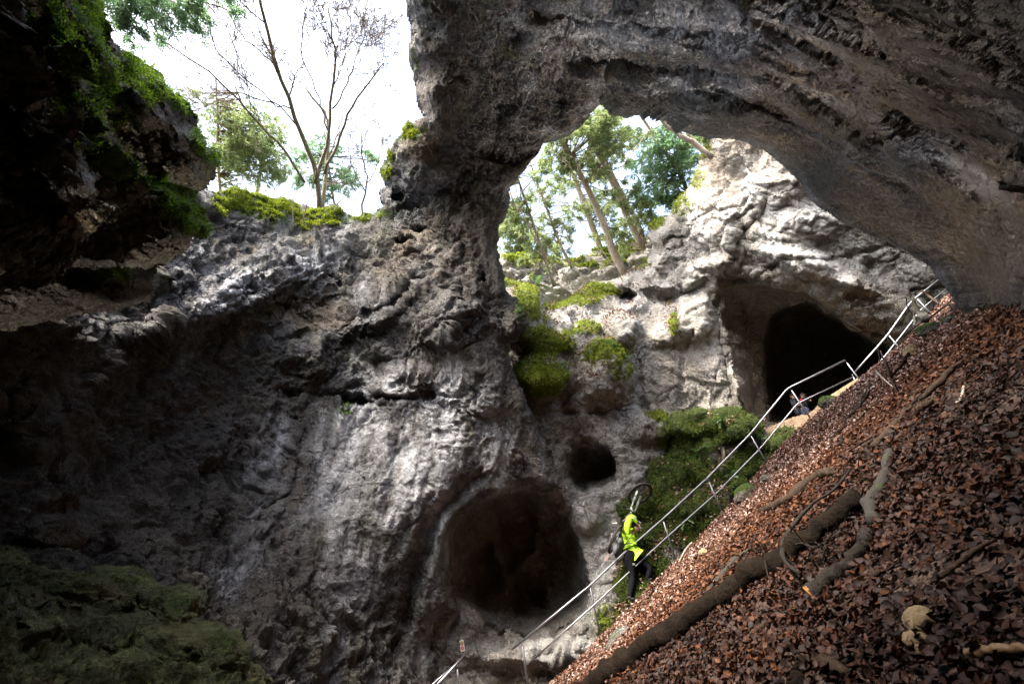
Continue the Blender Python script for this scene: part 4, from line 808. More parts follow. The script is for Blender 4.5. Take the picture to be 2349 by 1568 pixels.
# --- logs, roots and branches lying on the leaves (points given in the photo's own pixels, laid on the slope)
def bough(name, pts, rad, label, mat=M_wood2, cat='branch', up=None, k=11, noise=.13, cut=None, kinks=None, n=24, twigs=0, tl=.4):
    rad = np.atleast_1d(rad).astype(float)*.72
    up_ = rad.mean()*.5+.02 if up is None else up+.02; p = np.array([onleaf(q[0], q[1], up_) for q in pts])
    t = np.r_[0, np.cumsum(np.linalg.norm(np.diff(p, axis=0), axis=1))]; t /= t[-1]; tt = np.linspace(0, 1, n)
    P = np.stack([np.interp(tt, t, p[:, j]) for j in range(3)], 1)
    for _ in range(2): P[1:-1] = (P[:-2]+2*P[1:-1]+P[2:])/4
    P[1:-1] += rng.normal(0, rad.mean()*.16, (n-2, 3)); R_ = np.interp(tt, np.linspace(0, 1, len(rad)), rad)*(1+.12*np.sin(tt*23+rng.random()*6))
    o = None; mb = MB(); mb.tube(P, R_, k=k, noise=noise)
    if twigs or cut is not None:
        o = empty(name, P[0], label, cat); mb.build('stem', mat, o)
        if twigs: tw = MB(); branchlets(tw, P, rad.mean()*.5, tl, 1, .1, 4, twigs); tw.build('twigs', mat, o)
        if cut is not None:
            i = 0 if cut == 0 else -1; q = P[i]; d = (P[0]-P[1]) if cut == 0 else (P[-1]-P[-2]); d /= np.linalg.norm(d)
            mb = MB(); mb.tube([q-d*.01, q+d*.012], R_[i]*.95, k=12, noise=.05); mb.build('cut_end', M_cut, o)
    else: o = mb.build(name, mat); tag(o, label, cat)
    return o
c8 = lambda x, y: (2500+x/1.2707, 1500+y/1.2707)   # read off an enlarged view
c4 = lambda x, y: (3300+x/2.24, 1000+y/2.24)
M_mosswood = NB('mossy_bark'); M_mosswood.color(M_mosswood.mix(M_mosswood.mr(M_mosswood.noise(7, 6, .7), .52, .66), (.016, .013, .010), (.02, .032, .006))); M_mosswood.rough(.9); M_mosswood.bump(M_mosswood.noise(30, 6), .8, .01); M_mosswood = M_mosswood.m
M_barklog = simple('peeling_brown_bark', (.035, .02, .012), .75, noise=(.10, .06, .035), bump=.012, scale=14)
bough('fallen_log', [c8(-260,1640), c8(0,1460), c8(400,1190), c8(600,1055), c8(770,945), c8(1000,780), c8(1200,620)], [.175,.17,.165,.155,.14,.125,.10], 'long dark fallen log running up the leaf slope from the bottom edge', M_wood, 'log', k=18, n=60, noise=.08)
M_barklog = simple('wet_root_bark', (.022, .013, .008), .8, spec=.2, noise=(.042, .026, .016), bump=.02, scale=10)
bough('tree_root', [c8(690,690), c8(760,665), c8(850,620), c8(900,570), c8(940,535), c8(990,500), c8(1075,495)], [.05,.075,.085,.09,.085,.07,.03], 'thick pale brown snaking root on the leaves below the upper cave', M_barklog, 'root')
bough('broken_branch', [c8(1345,388), c8(1340,450), c8(1312,560), c8(1240,618), c8(1250,690), c8(1268,748)], [.05,.055,.05,.06,.065,.06], 'kinked mossy branch stub standing out of the dark leaves', M_mosswood)
bough('rotten_log', [c8(1222,790), c8(1215,860), c8(1120,978), c8(1050,1020), c8(985,1080), c8(950,1115)], [.03,.05,.05,.055,.07,.075], 'rotting grey log whose lower end shows an orange cut face', M_wood2, 'log', cut=5)
bough('curved_branch', [c8(1150,470), c8(1060,590), c8(960,640), c8(870,740), c8(805,830), c8(795,900), c8(828,968), c8(885,1005)], [.012,.014,.018,.022,.026,.026,.022,.016], 'bent grey branch arching over the long dark log', M_wood2, up=.10, twigs=5)
bough('mossy_branch', [c8(400,1118), c8(470,1050), c8(520,990), c8(575,930), c8(645,880)], [.02,.05,.06,.055,.03], 'moss covered branch lying just above the lower half of the long log', M_mosswood)
bough('stick', [c8(590,1385), c8(640,1330), c8(720,1250)], [.03,.028,.02], 'short brown stick below the long log near the bottom centre', M_barklog)
bough('branch', [c8(1070,1210), c8(1160,1120), c8(1230,1055), c8(1300,990)], [.012,.024,.026,.02], 'straight barked branch right of the orange cut log end', M_barklog)
bough('pale_stick', [c8(1725,1412), c8(1850,1398), c8(2060,1385)], [.018,.022,.02], 'thick yellowish stick at the lower right corner', simple('yellow_dead_wood', (.08, .045, .018), .6, noise=(.16, .10, .045), scale=20))
bough('bark_slab', [c8(905,1432), c8(980,1455), c8(1060,1470), c8(1130,1505)], [.02,.04,.045,.02], 'flat slab of peeled bark near the bottom edge', M_barklog)
bough('stump', [c8(870,1600), c8(890,1520), c8(915,1450)], [.04,.045,.05], 'dark jagged stump at the bottom edge beside the bark slab', M_wood, 'stump', noise=.25)
bough('branch', [c8(1665,1360), c8(1690,1160), c8(1780,1110), c8(1900,1065)], [.006,.012,.016,.02], 'dark angular branch between the pale stones and the right edge', M_wood)
bough('branch', [c8(1265,368), c8(1330,300), c8(1400,225), c8(1455,150)], [.05,.06,.045,.02], 'reddish brown split branch high on the leaves', M_barklog)
bough('branch', [c8(1450,150), c8(1540,70), c8(1640,-10), c8(1720,-60)], [.02,.03,.03,.02], 'long weathered branch pointing up towards the arch foot', M_wood2)
bough('stick', [c8(1475,410), c8(1500,350), c8(1560,330), c8(1680,305)], [.008,.012,.012,.008], 'thin bowed stick on the leaves in the middle of the right half', M_wood2, up=.04)
bough('stick', [c8(1560,330), c8(1610,370), c8(1640,420)], [.008,.008,.006], 'thin curved twig running down from the bowed stick', M_wood2, up=.03)
bough('stick', [c8(1685,140), c8(1715,110), c8(1722,55)], [.014,.017,.012], 'short white hooked stick high on the leaf slope', M_barkpale)
bough('stick', [c8(1352,330), c8(1356,255)], [.028,.026], 'short dark upright billet on the leaves', M_wood2)
bough('stick', [c8(1950,190), c8(1985,240)], [.022,.02], 'short dark billet near the right edge', M_wood2)
bough('stick', [c8(275,945), c8(310,880), c8(340,848)], [.02,.024,.02], 'pale stick propped up at the slope edge beside the third railing post', M_barkpale, up=.06)
bough('stick', [c8(300,975), c8(350,938)], [.028,.03], 'short black stick on the pink leaves near the slope edge', M_wood)
bough('stick', [c8(120,1130), c8(160,1060), c8(180,1040)], [.012,.015,.01], 'dark forked stick below the feet of the cyclist', M_wood, up=.05)
bough('branch', [c8(1010,620), c8(1080,560), c8(1130,480)], [.012,.014,.008], 'dark thin branch above the bent grey branch', M_wood, up=.08, twigs=5)
bough('branch', [c8(870,860), c8(900,850), c8(960,880), c8(1020,850)], [.012,.014,.012,.008], 'crooked twiggy branch lying across the long log', M_wood2, up=.14, twigs=6)
bough('branch', [c8(1140,385), c8(1200,345), c8(1260,310)], [.014,.016,.012], 'grey dead stick below the tangle of roots', M_wood2, up=.05)
bough('branch', [c8(1550,1060), c8(1640,1000), c8(1760,900), c8(1900,820)], [.010,.014,.014,.010], 'long thin stick buried in leaves in the middle right', M_barklog)
bough('stick', [c8(1710,780), c8(1745,830)], [.014,.012], 'short dark stick in the right hand leaves', M_wood)
bough('root', [c8(1215,870), c8(1225,820), c8(1235,790)], [.05,.05,.045], 'pale barked root linking the kinked stub and the rotting log', M_wood2, 'root')
bough('twig', [c8(1180,1330), c8(1210,1400), c8(1200,1460)], [.006,.008,.006], 'thin looping twig near the bottom centre right', M_wood, up=.03)
bough('twig', [c8(1060,1240), c8(1160,1320), c8(1260,1370)], [.006,.008,.005], 'thin straight twig crossing the looping twig', M_wood, up=.03)
bough('twig', [c8(708,900), c8(715,970), c8(735,1050)], [.006,.006,.004], 'thin root hanging over the side of the long log', M_wood2, up=.12)
# root tangle at the top of the stairs
TG = 'exposed roots tangled at the top of the stairs'
for i, (pts, rd, mt, lb) in enumerate([
  ([c8(1045,340), c8(1062,300), c8(1100,280), c8(1130,215), c8(1190,165), c8(1245,75)], .035, M_barklog, 'thickest exposed root curving down below the last railing post'),
  ([c8(1070,360), c8(1100,345), c8(1105,310)], .03, M_wood2, 'knobbly root end at the foot of the root tangle'),
  ([c8(1100,240), c8(1170,150), c8(1240,100), c8(1290,20)], .022, M_mosswood, 'mossy root in the middle of the tangle'),
  ([c8(1160,180), c8(1200,120), c8(1260,30)], .028, M_mosswood, 'green mossed root closest to the railing corner'),
  ([c8(1180,230), c8(1250,170), c8(1330,60)], .02, M_wood2, 'smooth grey root on the right of the tangle'),
  ([c4(280,1270), c4(340,1250), c4(400,1262), c4(450,1200)], .022, M_barkpale, 'light arched root at the top of the tangle'),
  ([c4(455,1080), c4(530,1160), c4(610,1225)], .02, M_barkpale, 'white root dropping from the upper railing'),
  ([c4(495,900), c4(540,1010), c4(580,1130), c4(640,1270)], .022, M_barklog, 'slim brown stake leaning against the upper railing'),
  ([c4(590,1130), c4(690,1030), c4(760,900), c4(800,860)], .03, M_wood, 'dark root reaching up beside the ochre stone'),
  ([c4(700,780), c4(800,690), c4(950,600), c4(1100,480), c4(1250,330)], .022, M_wood, 'long dark root following the upper railing'),
  ([c4(860,360), c4(930,410), c4(1020,480)], .035, M_barklog, 'broken brown branch sticking out over the upper railing'),
  ([c4(980,60), c4(1140,160), c4(1290,230)], .012, M_wood, 'thin dark twig hanging from the arch foot over the handrail'),
  ([c4(725,400), c4(735,505), c4(800,600)], .015, M_wood, 'forked dark twig crossing the upper handrail'),
  ([c4(850,1330), c4(990,1220), c4(1120,1080), c4(1230,1000)], .04, M_barklog, 'long straight brown branch right of the root tangle'),
  ([c4(840,1430), c4(900,1380), c4(970,1345)], .04, M_barklog, 'pale brown driftwood like branch piece'),
  ([c4(1040,520), c4(1130,480), c4(1170,560)], .03, M_wood2, 'stubby grey root under the arch foot'),
  ([c4(470,870), c4(490,990), c4(500,1010)], .014, M_wood, 'dark twig standing in front of the upper lower rail')]):
    bough('root' if 'root' in lb else 'branch', pts, [rd*.7, rd, rd*1.05, rd*.55], lb, mt, 'root' if 'root' in lb else 'branch', up=rd+.05*(i > 5), n=18)
e_ = bough('snag', [c4(905,620), c4(850,590), c4(815,500), c4(785,428)], [.10,.09,.075,.05], 'mossy broken tree snag leaning on the upper railing', M_mosswood, 'snag', up=.12, noise=.2)
bough('snag', [c4(800,680), c4(800,600), c4(800,520)], [.03,.035,.035], 'thin mossy prop under the leaning snag', M_mosswood, 'snag', up=.08)

# stones
M_stone = simple('ochre_stone', (.10, .07, .035), .85, noise=(.24, .18, .10), bump=.02, scale=9)
M_mstone = rock_mat('mossed_stone', ((.06, .055, .045), (.12, .11, .09), (.2, .18, .15), (.25, .22, .17), (.3, .28, .25)), mosscol=((.03, .06, .006), (.09, .14, .012)))
def stone(x, y, rx, ry, label, mat, moss=0., up=.3, dr=0., on=None, ang=0):
    p = onleaf(x, y) if on is None else surf(on, x/S, y/S)[0]
    r = np.linalg.norm(p); s = r/F/S; ax = np.stack([RW @ np.array([1., 0, 0])*rx*s, RW @ np.array([0, 1., 0])*ry*s, RW @ np.array([0, 0, 1.])*(rx+ry)*.5*s])
    ca, sa = math.cos(ang), math.sin(ang); ax = np.stack([ax[0]*ca+ax[1]*sa*rx/ry, ax[1]*ca-ax[0]*sa*ry/rx, ax[2]])
    mb = MB(); mb.ball([0, 0, 0], ax, 40, 26); V = np.concatenate(mb.V); nn = V/np.linalg.norm(V, axis=1, keepdims=True); a = (rx+ry)*.5*s
    q = V/a+x; V = V*(1+.22*fbm(q, .9, 3)+.10*fbm(q, 2.5, 3, .6, 'r'))[:, None]; w1, w2 = worley(q, 1.1); V = V*(1+.16*(w2-w1-.3))[:, None]
    o = mesh_obj('stone', V+p+PN*ry*s*up, mb.F, mat, attrs={'moss': np.clip(moss*(sstep(-.2, .6, nn[:, 2])), 0, 1), 'tone': np.zeros(len(V)), 'dark': np.zeros(len(V))})
    tag(o, label, 'stone'); return o
stone(*c8(1535,1285), 42, 42, 'large angular pale yellow stone among the dark leaves', M_stone)
stone(*c8(1500,1365), 34, 26, 'pale yellow stone directly below the large angular one', M_stone)
stone(*c8(1545,1405), 28, 14, 'flat pale stone fragment beneath the two larger yellow stones', M_stone)
stone(*c4(805,950), 18, 30, 'upright ochre stone with a dark notch below the upper railing', M_stone, ang=.1)
stone(*c4(990,740), 38, 26, 'rounded stone capped with moss below the leaning snag', M_mstone, 1.)
stone(*c4(1150,640), 22, 16, 'small mossy stone above the rounded one', M_mstone, 1.)
stone(2995, 1995, 34, 44, 'mossed stone at the slope edge beside the second post down', M_mstone, .9, ang=-.5)
stone(2400, 2440, 26, 18, 'mossy stone at the slope edge by the foot of the second post', M_mstone, 1.1)
stone(3330, 1620, 32, 26, 'mossed block left of the ochre step near the two distant people', M_mstone, .9)
stone(2470, 2570, 60, 16, 'low moss covered stone on the pink leaves left of the log', M_mstone, .5, ang=.9)
stone(2820, 2215, 20, 12, 'small pale stone on the edge of the slope under the railing', M_stone)
stone(*c8(745,530), 30, 14, 'dark stone peeping out of the pink leaves', M_mstone, .1)
def step():
    A = [ats(x, y, r) for x, y, r in ((3305, 1625, 16.8), (3440, 1540, 16.8), (3440, 1500, 17.6), (3290, 1590, 17.6), (3345, 1665, 16.6), (3470, 1590, 16.6))]
    mb = MB(); c = (A[0]+A[1])/2; d = A[1]-A[0]; d = d/np.linalg.norm(d); n = np.array([0, 0, 1.]); n = n-n.dot(d)*d; n /= np.linalg.norm(n); s_ = np.cross(d, n)
    for k in range(3): mb.box(c+s_*(.3*k-.2)*0+d*(.0)+n*(-.17*k)+s_*(-.0), np.stack([d*(.62-.05*k), s_*(.35+.05*k), n*.08]))
    o = mb.build('stone_steps', M_stone, smooth=False); bv = o.modifiers.new('b', 'BEVEL'); bv.width = .03; bv.segments = 2; tag(o, 'ochre layered stone steps at the end of the railing', 'steps')
step()

# --- cyclist carrying a bicycle
cp = lambda x, y: (2390+x/3.015, 1900+y/3.015)
PH = 12.75
def pc(x, y, dd=0.): return ath(*cp(x, y), PH+dd)
def skin(name, chains, mat, parent, sub=2, root=None):
    """connected joints with radii grown into one smooth surface"""
    V = []; E = []; Rr = []; key = {}; g_ = 1.16 if name in ('jacket', 'tights', 'helmet') else 1.
    for ch in chains:
        prev = None
        for j in ch:
            k_ = tuple(np.round(j[0], 4))
            if k_ not in key: key[k_] = len(V); V.append(tuple(float(c) for c in j[0])); Rr.append(tuple(g_*c for c in j[1]) if isinstance(j[1], tuple) else (j[1]*g_, j[1]*g_))
            if prev is not None: E.append((prev, key[k_]))
            prev = key[k_]
    me = bpy.data.meshes.new(name); me.from_pydata(V, E, []); me.materials.append(mat); o = link(bpy.data.objects.new(name, me), parent)
    md = o.modifiers.new('skin', 'SKIN'); md.use_smooth_shade = True
    for i, rr in enumerate(Rr): me.skin_vertices[0].data[i].radius = rr
    me.skin_vertices[0].data[0].use_root = True
    sb = o.modifiers.new('sub', 'SUBSURF'); sb.levels = sub; sb.render_levels = sub
    return o
M_skin = simple('skin', (.45, .24, .17), .55); M_neon = NB('neon_jacket'); M_neon.color(M_neon.mix(M_neon.mr(M_neon.noise(6, 4), .4, .6), (.42, .80, .02), (.55, .88, .03))).rough(.6); M_neon.bump(M_neon.noise(5, 4, .6), .9, .04); M_neon = M_neon.m
M_black = simple('black_tights', (.004, .004, .006), .85, spec=.15, noise=(.008, .008, .011), bump=.01, scale=6); M_rubber = simple('tyre_rubber', (.016, .014, .013), .8, noise=(.05, .04, .035), scale=60, bump=.004)
M_pack = simple('grey_pack_fabric', (.06, .065, .07), .7, noise=(.2, .21, .22), scale=5); M_frame = simple('white_bike_paint', (.55, .6, .55), .35); M_alu = simple('grey_alloy', (.35, .36, .38), .35, .8); M_blk = simple('black_plastic', (.015, .015, .018), .4)
def cyclist():
    foot = pc(395, 1500, 0); e = empty('person', foot, 'cyclist in neon yellow jacket and black tights climbing with a bicycle on the back', 'person')
    J = lambda x, y, r, d=0.: (pc(x, y, d), r)
    pel = J(395, 935, .12); 
    # body: one continuous surface under the clothes
    ch = [[pel, J(385,820,.115), J(385,740,.12), J(420,700,.06,.0), J(446,676,.055), J(462,655,.085,-.02), J(470,630,.092), J(462,598,.07)],
          [J(385,740,.12), J(362,700,.06,-.16), J(372,600,.045,-.2), J(405,500,.042,-.2), J(450,545,.032,-.17), J(488,592,.028,-.12), J(500,608,.022,-.1)],
          [J(385,740,.12), J(415,715,.06,.18), J(440,640,.045,.2), J(470,600,.036,.15), J(505,590,.03,.1)],
          [pel, J(372,960,.10,-.09), J(398,1110,.078,-.08), J(420,1215,.055,-.07), J(410,1330,.056,-.07), J(398,1440,.036,-.06), J(395,1480,.038,-.06), J(430,1496,.028,-.06)],
          [pel, J(425,985,.10,.1), J(530,1050,.08,.12), J(640,1115,.06,.12), J(625,1180,.05,.13), J(600,1240,.04,.14), J(640,1252,.03,.14)]]
    body = skin('body', ch, M_skin, e)
    hand = [(pc(496,604,-.1), .024)]
    for k_, (dx, dy, l) in enumerate(((16, -12, 1), (19, -4, 1.1), (19, 5, 1.05), (15, 13, .85))):
        f = skin('finger', [[(pc(496, 604, -.1), .014), (pc(496+dx*.6*l, 604+dy, -.12), .010), (pc(496+dx*l, 606+dy, -.10), .009), (pc(494+dx*.9*l, 612+dy, -.07), .008)]], M_skin, body, 1)
    skin('thumb', [[(pc(492, 600, -.1), .014), (pc(496, 588, -.08), .011), (pc(506, 584, -.07), .009)]], M_skin, body, 1)
    # jacket
    jc = [[J(440,925,(.15,.15)), J(400,880,(.185,.16)), J(390,800,(.19,.16)), J(390,740,(.175,.15)), J(405,712,.12), J(432,694,.075)],
          [J(390,740,(.175,.15)), J(345,700,.11,-.14), J(360,610,.088,-.2), J(398,505,.08,-.2), J(425,492,.07,-.19), J(452,540,.05,-.17), J(480,582,.038,-.13)],
          [J(390,740,(.175,.15)), J(430,705,.1,.16), J(450,640,.07,.2), J(478,604,.05,.14)],
          [J(440,925,(.15,.15)), J(462,945,.125), J(480,958,.09,0.)]]
    jk = skin('jacket', jc, M_neon, e)
    # tights
    tc = [[J(395,905,(.15,.14)), J(385,945,(.165,.15))], [J(385,945,(.165,.15)), J(378,1000,0.155,-.07), J(402,1110,0.121,-.08), J(422,1215,0.078,-.07), J(413,1330,0.081,-.07), J(398,1435,0.053,-.06), J(395,1470,0.046,-.06)],
          [J(385,945,(.165,.15)), J(445,1000,0.149,.08), J(540,1055,0.115,.12), J(642,1115,0.083,.12), J(628,1180,0.071,.13), J(604,1230,0.055,.14), J(602,1244,0.052,.14)]]
    tt = skin('tights', tc, M_black, e)
    mb = MB(); q = pc(437,1072,-.22); ux = RW @ np.array([1., -.1, 0]); uy = RW @ np.array([0.1, 1., 0]); uz = RW @ np.array([0, 0, 1.])
    mb.box(q, np.stack([ux*.03, uy*.02, uz*.004])); mb.build('badge', M_white, tt, smooth=False)
    for (x, y, d) in ((395,1478,-.06), (606,1240,.14)):
        skin('shoe', [[J(x-4,y-16,.06,d), J(x-8,y-2,.06,d), J(x+5,y+12,.045,d), J(x+38,y+16,.042,d), J(x+62,y+14,.032,d)]], M_blk, e)
    # helmet with vents and peak
    c = pc(462,612,0); up = pc(450,560,0)-pc(462,640,0); up /= np.linalg.norm(up); fr = pc(500,620,0)-pc(450,610,0); fr -= fr.dot(up)*up; fr /= np.linalg.norm(fr); sd_ = np.cross(up, fr)
    mb = MB(); mb.ball(c+up*.03, np.stack([fr*.14, sd_*.105, up*.10]), 18, 12); hm = mb.build('helmet', M_blk, e)
    mb = MB()
    for k_ in (-.05, 0, .05): mb.tube([c+up*.06-fr*.12+sd_*k_, c+up*.135+sd_*k_, c+up*.06+fr*.13+sd_*k_], .014, k=6)
    mb.build('helmet_ribs', M_alu, hm)
    mb = MB(); fc = pc(474,655,-.0); 
    for sgn in (-1, 1): mb.ball(fc+fr*.055+sd_*.03*sgn+up*.01, .012, 8, 6)
    mb.build('eyes', M_blk, body); mb = MB(); mb.ball(fc+fr*.085-up*.02, np.stack([fr*.02, sd_*.012, up*.02]), 8, 6); mb.build('nose', M_skin, body)
    mb = MB(); mb.ball(fc+fr*.065-up*.065, np.stack([fr*.01, sd_*.022, up*.006]), 8, 6); mb.build('mouth', M_red, body)
    mb = MB(); mb.ball(fc-fr*.02-sd_*.085, np.stack([fr*.02, sd_*.01, up*.03]), 8, 6); mb.ball(fc-fr*.02+sd_*.085, np.stack([fr*.02, sd_*.01, up*.03]), 8, 6); mb.build('ears', M_skin, body)
    mb = []; mb.append([[pc(430,695,-.2), pc(400,740,-.24), pc(345,820,-.24), pc(310,880,-.2)], .014]); mb.append([[pc(300,850,-.2), pc(340,825,-.25), pc(420,817,-.25), pc(500,862,-.2)], .013])
    return e, mb
PERS, STRAPS = cyclist()
def backpack():
    b = pc(300,900,-.05); e = empty('backpack', b, 'black and grey backpack on the back of the cyclist under the bicycle', 'backpack'); 
    up = pc(290,720)-pc(240,950); up /= np.linalg.norm(up); rt = RW @ np.array([1., 0, 0]); rt -= rt.dot(up)*up; rt /= np.linalg.norm(rt); dp = np.cross(rt, up)
    mb = MB(); mb.ball(pc(262,870,-.05), np.stack([rt*.145, dp*.17, up*.27]), 20, 14, noise=.03); mb.build('pack', M_blk, e)
    mb = MB(); mb.ball(pc(228,880,-.12), np.stack([rt*.09, dp*.12, up*.16]), 16, 12, noise=.04); mb.ball(pc(270,800,-.14), np.stack([rt*.07, dp*.1, up*.1]), 14, 10, noise=.04); mb.build('pocket', M_pack, e)
    for q_ in STRAPS: polytube('strap', q_[0], q_[1], M_blk, e, 6)
backpack()
def bicycle():
    e = empty('bicycle', pc(300,560,-.1), 'mountain bike with white fork carried upside down on the back of the cyclist', 'bicycle')
    vw = pc(510,220); vw = vw/np.linalg.norm(vw)
    def wheel(c, a_px, ratio, Rw, name, lab):
        c = np.asarray(c); a = pc(*a_px)-c; a -= a.dot(vw)*vw; a /= np.linalg.norm(a); b0 = np.cross(vw, a); b = b0*ratio+vw*math.sqrt(1-ratio*ratio)
        mb = MB(); mb.ring(c, a*Rw, b*Rw, .034, n=64, k=10); t = mb.build(name, M_rubber, e); nrm = np.cross(a, b)
        kn = MB()
        for q in np.arange(0, 2*np.pi, 2*np.pi/56):
            u = math.cos(q)*a+math.sin(q)*b; v_ = -math.sin(q)*a+math.cos(q)*b
            for s_ in (-.016, .016): kn.box(c+u*(Rw+.024)+nrm*s_, np.stack([u*.007, v_*.011, nrm*.008]))
        kn.build('tread', M_rubber, t, smooth=False)
        mb = MB(); mb.ring(c, a*(Rw-.045), b*(Rw-.045), .012, n=56, k=6); mb.build('rim', M_blk, t)
        sp = MB()
        for q in range(28):
            an = q*2*math.pi/28; u = math.cos(an)*a+math.sin(an)*b; s_ = .03*(-1)**q; sp.tube([c+nrm*s_, c+u*(Rw-.05)], .0014, k=3, cap=False)
        sp.build('spokes', M_alu, t); mb = MB(); mb.tube([c-nrm*.05, c+nrm*.05], .022, k=10); mb.tube([c-nrm*.065, c+nrm*.065], .008, k=8); mb.build('hub', M_blk, t); return c, nrm
    c1, n1 = wheel(pc(512,222,-.05), (660,120), .60, .345, 'front_wheel', '')
    c2, n2 = wheel(pc(212,770,-.28), (310,545), .16, .345, 'rear_wheel', '')
    hub = c1; 
    for (p0, p1, p2) in (((482,190,-.12), (455,262,-.12), (430,325,-.10)), ((522,248,.02), (494,320,.02), (470,382,.02))):
        mb = MB(); mb.tube([pc(*p0), pc(*p1)], .026, k=10); mb.tube([pc(*p1), pc(*p2)], .030, k=10); mb.tube([pc(*p2), pc(p2[0]-22, p2[1]+60, p2[2])], .019, k=10); mb.build('fork_leg', M_frame, e)
    mb = MB(); mb.tube([pc(408,385,-.08), pc(415,430,-.06), pc(450,440,-.0)], .030, k=8); mb.tube([pc(420,428,-.05), pc(400,455,-.08), pc(385,480,-.08)], .026, k=10); mb.build('fork_crown', M_frame, e)
    mb = MB(); hd = pc(392,462,-.1); bb = pc(300,560,-.12)
    mb.tube([hd, pc(345,525,-.14), bb], .026, k=10); mb.tube([pc(398,452,-.1), pc(350,500,-.18), pc(325,560,-.2)], .02, k=10); fm = mb.build('frame', simple('dark_bike_frame', (.16, .13, .13), .4), e)
    mb = MB(); mb.tube([bb, pc(262,650,-.2), pc(212,770,-.22)], .013, k=8); mb.tube([pc(318,565,-.2), pc(285,680,-.34), pc(212,770,-.34)], .012, k=8); mb.build('stays', M_blk, fm)
    mb = MB(); mb.ring(pc(200,735,-.38), ux_*.03, uy_*.1, .008, n=30, k=6); mb.ring(pc(285,600,-.3), ux_*.05, uy_*.09, .008, n=30, k=6); mb.build('chainring', M_blk, fm)
    mb = MB(); mb.tube([pc(288,612,-.3), pc(245,600,-.36)], .012, k=6); mb.build('crank', M_alu, fm)
    mb = MB(); q = pc(206,590,-.4)
    for s_ in (-.03, 0, .03): mb.box(q+uy_*s_*.9, np.stack([ux_*.055, uy_*.008, uz_*.02]))
    for s_ in (-.055, .055): mb.box(q+ux_*s_, np.stack([ux_*.008, uy_*.04, uz_*.02]))
    mb.build('pedal', M_white, e, smooth=False)
    mb = MB(); mb.tube([pc(302,358,-.42), pc(330,385,-.35), pc(385,408,-.2), pc(420,440,-.1), pc(455,500,.0), pc(480,548,.08), pc(492,566,.16)], .015, k=8); hb = mb.build('handlebar', M_blk, e)
    for a_, b_ in (((300,355,-.44), (330,386,-.35)), ((478,545,.1), (498,578,.18))): mb = MB(); mb.tube([pc(*a_), pc(*b_)], .022, k=10); mb.build('grip', M_blk, hb)
    mb = MB(); mb.tube([pc(345,405,-.34), pc(370,400,-.25), pc(388,412,-.2)], .012, k=6); mb.tube([pc(490,548,-.1), pc(518,568,-.12), pc(530,588,-.12)], .009, k=6); mb.tube([pc(500,630,-.1), pc(540,635,-.12)], .012, k=6); mb.build('brake_lever', M_alu, hb)
    mb = MB(); mb.tube([pc(415,490,-.32), pc(425,520,-.35), pc(455,530,-.35), pc(468,500,-.34), pc(450,485,-.32)], .010, k=6); mb.build('brake_cable', M_alu, hb)
    mb = MB(); mb.tube([pc(280,640,-.4), pc(240,760,-.42), pc(200,830,-.42)], .006, k=4); mb.tube([pc(262,650,-.42), pc(215,770,-.42)], .005, k=4); mb.build('chain', M_alu, fm)
    mb = MB(); a_ = pc(128,965,-.24); b_ = pc(92,1020,-.24); d_ = (b_-a_); s_ = np.cross(d_, vw); s_ /= np.linalg.norm(s_); mb.box((a_+b_)/2, np.stack([d_*.55, s_*.035, vw*.006])); fd = mb.build('mudguard', simple('clear_plastic_guard', (.35, .28, .25), .3), e, smooth=False)
    mb = MB(); mb.box(pc(185,715,-.4), np.stack([ux_*.03, uy_*.03, uz_*.02])); mb.tube([pc(160,770,-.42), pc(178,720,-.4)], .014, k=6); mb.build('derailleur', M_alu, fm)
ux_ = RW @ np.array([1., 0, 0]); uy_ = RW @ np.array([0, 1., 0]); uz_ = RW @ np.array([0, 0, 1.])
bicycle()

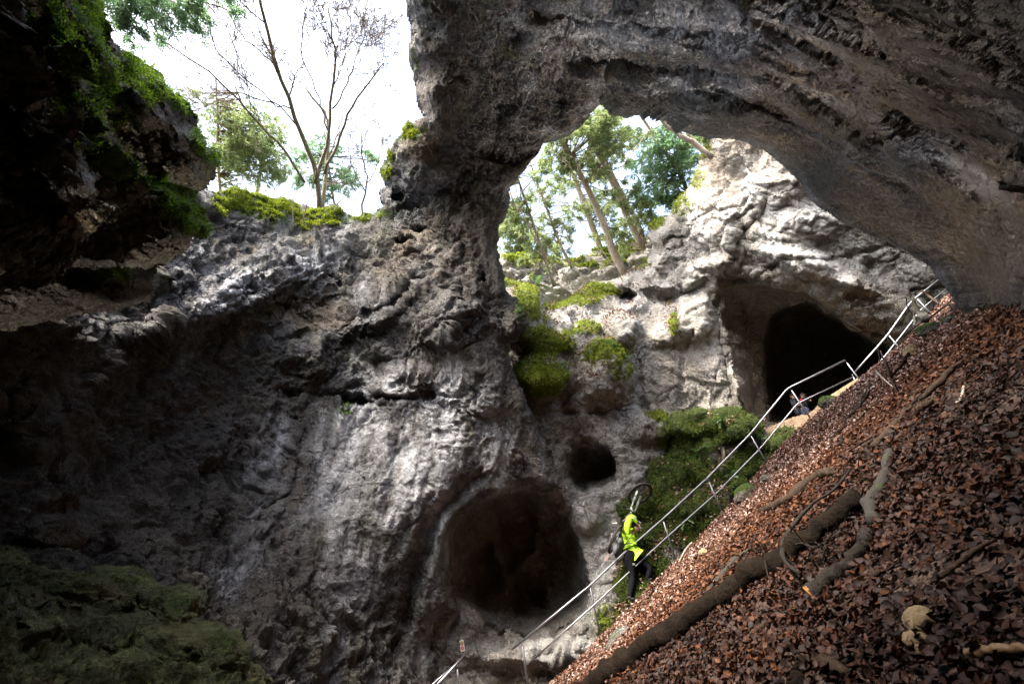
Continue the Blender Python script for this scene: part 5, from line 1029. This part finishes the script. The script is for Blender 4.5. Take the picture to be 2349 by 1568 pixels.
# --- two people by the upper cave
M_dk = simple('dark_blue_coat', (.018, .022, .035), .8, noise=(.05, .055, .075), scale=5); M_dk2 = simple('black_coat', (.012, .012, .015), .8); M_hair = simple('brown_hair', (.05, .03, .02), .7); M_redc = simple('red_scarf', (.65, .03, .05), .6); M_jean = simple('blue_jeans', (.08, .09, .16), .8)
cq = lambda x, y: (3050+x/6.27, 1500+y/6.27)
def distant(name, pts, label, coat, legs, scarf=False):
    H_ = 18.2; J = lambda x, y, r, d=0.: (ath(*cq(x, y), H_+d), r)
    e = empty(name, ath(*cq(*pts['foot']), H_), label, 'person')
    hx, hy = pts['head']; sx, sy = pts['chest']; px, py = pts['hip']
    body = skin('body', [[J(px,py,.12), J(sx,sy,.12), J((hx+sx)/2,(hy*1.4+sy*.6)/2,.055), J(hx,hy+12,.085), J(hx,hy-22,.09)], [J(sx,sy,.12)]+[J(*q) for q in pts['arm1']], [J(sx,sy,.12)]+[J(*q) for q in pts['arm2']],
        [J(px,py,.12)]+[J(*q) for q in pts['leg1']], [J(px,py,.12)]+[J(*q) for q in pts['leg2']]], M_skin, e, 2)
    ct = skin('coat', [[J(px-4,py+50,(.2,.17)), J(px,py,(.19,.16)), J((px+sx)/2,(py+sy)/2,.18), J(sx,sy,(.2,.16)), J((hx+sx)/2,(hy+sy)/2,.08)], [J(sx,sy,(.2,.16))]+[J(q[0],q[1],q[2]+.035,q[3]) for q in pts['arm1'][:-1]], [J(sx,sy,(.2,.16))]+[J(q[0],q[1],q[2]+.035,q[3]) for q in pts['arm2'][:-1]]], coat, e, 2)
    for lg in ('leg1', 'leg2'): skin('trouser_leg', [[J(px,py+30,.11)]+[J(q[0],q[1],q[2]+.025,q[3]) for q in pts[lg]]], legs, e, 1)
    mb = MB(); mb.ball(ath(*cq(hx-8,hy-28), H_+.03), np.stack([ux_*.10, uy_*.09, uz_*.11]), 14, 10); mb.build('hair', M_hair, e)
    mb = MB()
    for s_ in (-1, 1): mb.ball(ath(*cq(hx+8+s_*11,hy-6), H_-.09), .011, 6, 5)
    mb.build('eyes', M_blk, body); mb = MB(); mb.ball(ath(*cq(hx+8,hy+6), H_-.105), .015, 6, 5); mb.build('nose', M_skin, body)
    if scarf: mb = MB(); mb.ball(ath(*cq(975,625), H_-.2), np.stack([ux_*.09, uy_*.07, uz_*.05]), 12, 8, noise=.1); mb.build('scarf', M_redc, e)
distant('person', dict(foot=(1120,1000), head=(1020,525), chest=(1000,640), hip=(1040,780), arm1=[(1080,600,.07,-.05),(1140,615,.05,-.1),(1205,635,.04,-.15),(1215,640,.03,-.16)], arm2=[(940,620,.07,0.),(905,700,.05,-.1),(930,760,.04,-.15),(940,765,.03,-.15)],
  leg1=[(1070,850,.09,-.05),(1130,900,.07,-.1),(1140,1010,.05,-.1)], leg2=[(1010,880,.09,.0),(1030,960,.07,.0),(1060,1060,.05,.0)]), 'person in a black coat and red scarf by the upper cave', M_dk2, M_jean, True)
distant('person', dict(foot=(900,1010), head=(765,545), chest=(800,640), hip=(860,790), arm1=[(760,650,.07,-.05),(770,740,.05,-.1),(830,790,.04,-.15),(840,795,.03,-.16)], arm2=[(860,630,.07,0.),(900,700,.05,-.1),(880,760,.04,-.15),(878,765,.03,-.15)],
  leg1=[(865,880,.09,-.05),(885,950,.07,-.05),(905,1010,.05,-.05)], leg2=[(910,880,.09,.05),(925,950,.07,.05),(935,1005,.05,.05)]), 'person in a dark blue coat beside the one with the red scarf', M_dk, M_dk)
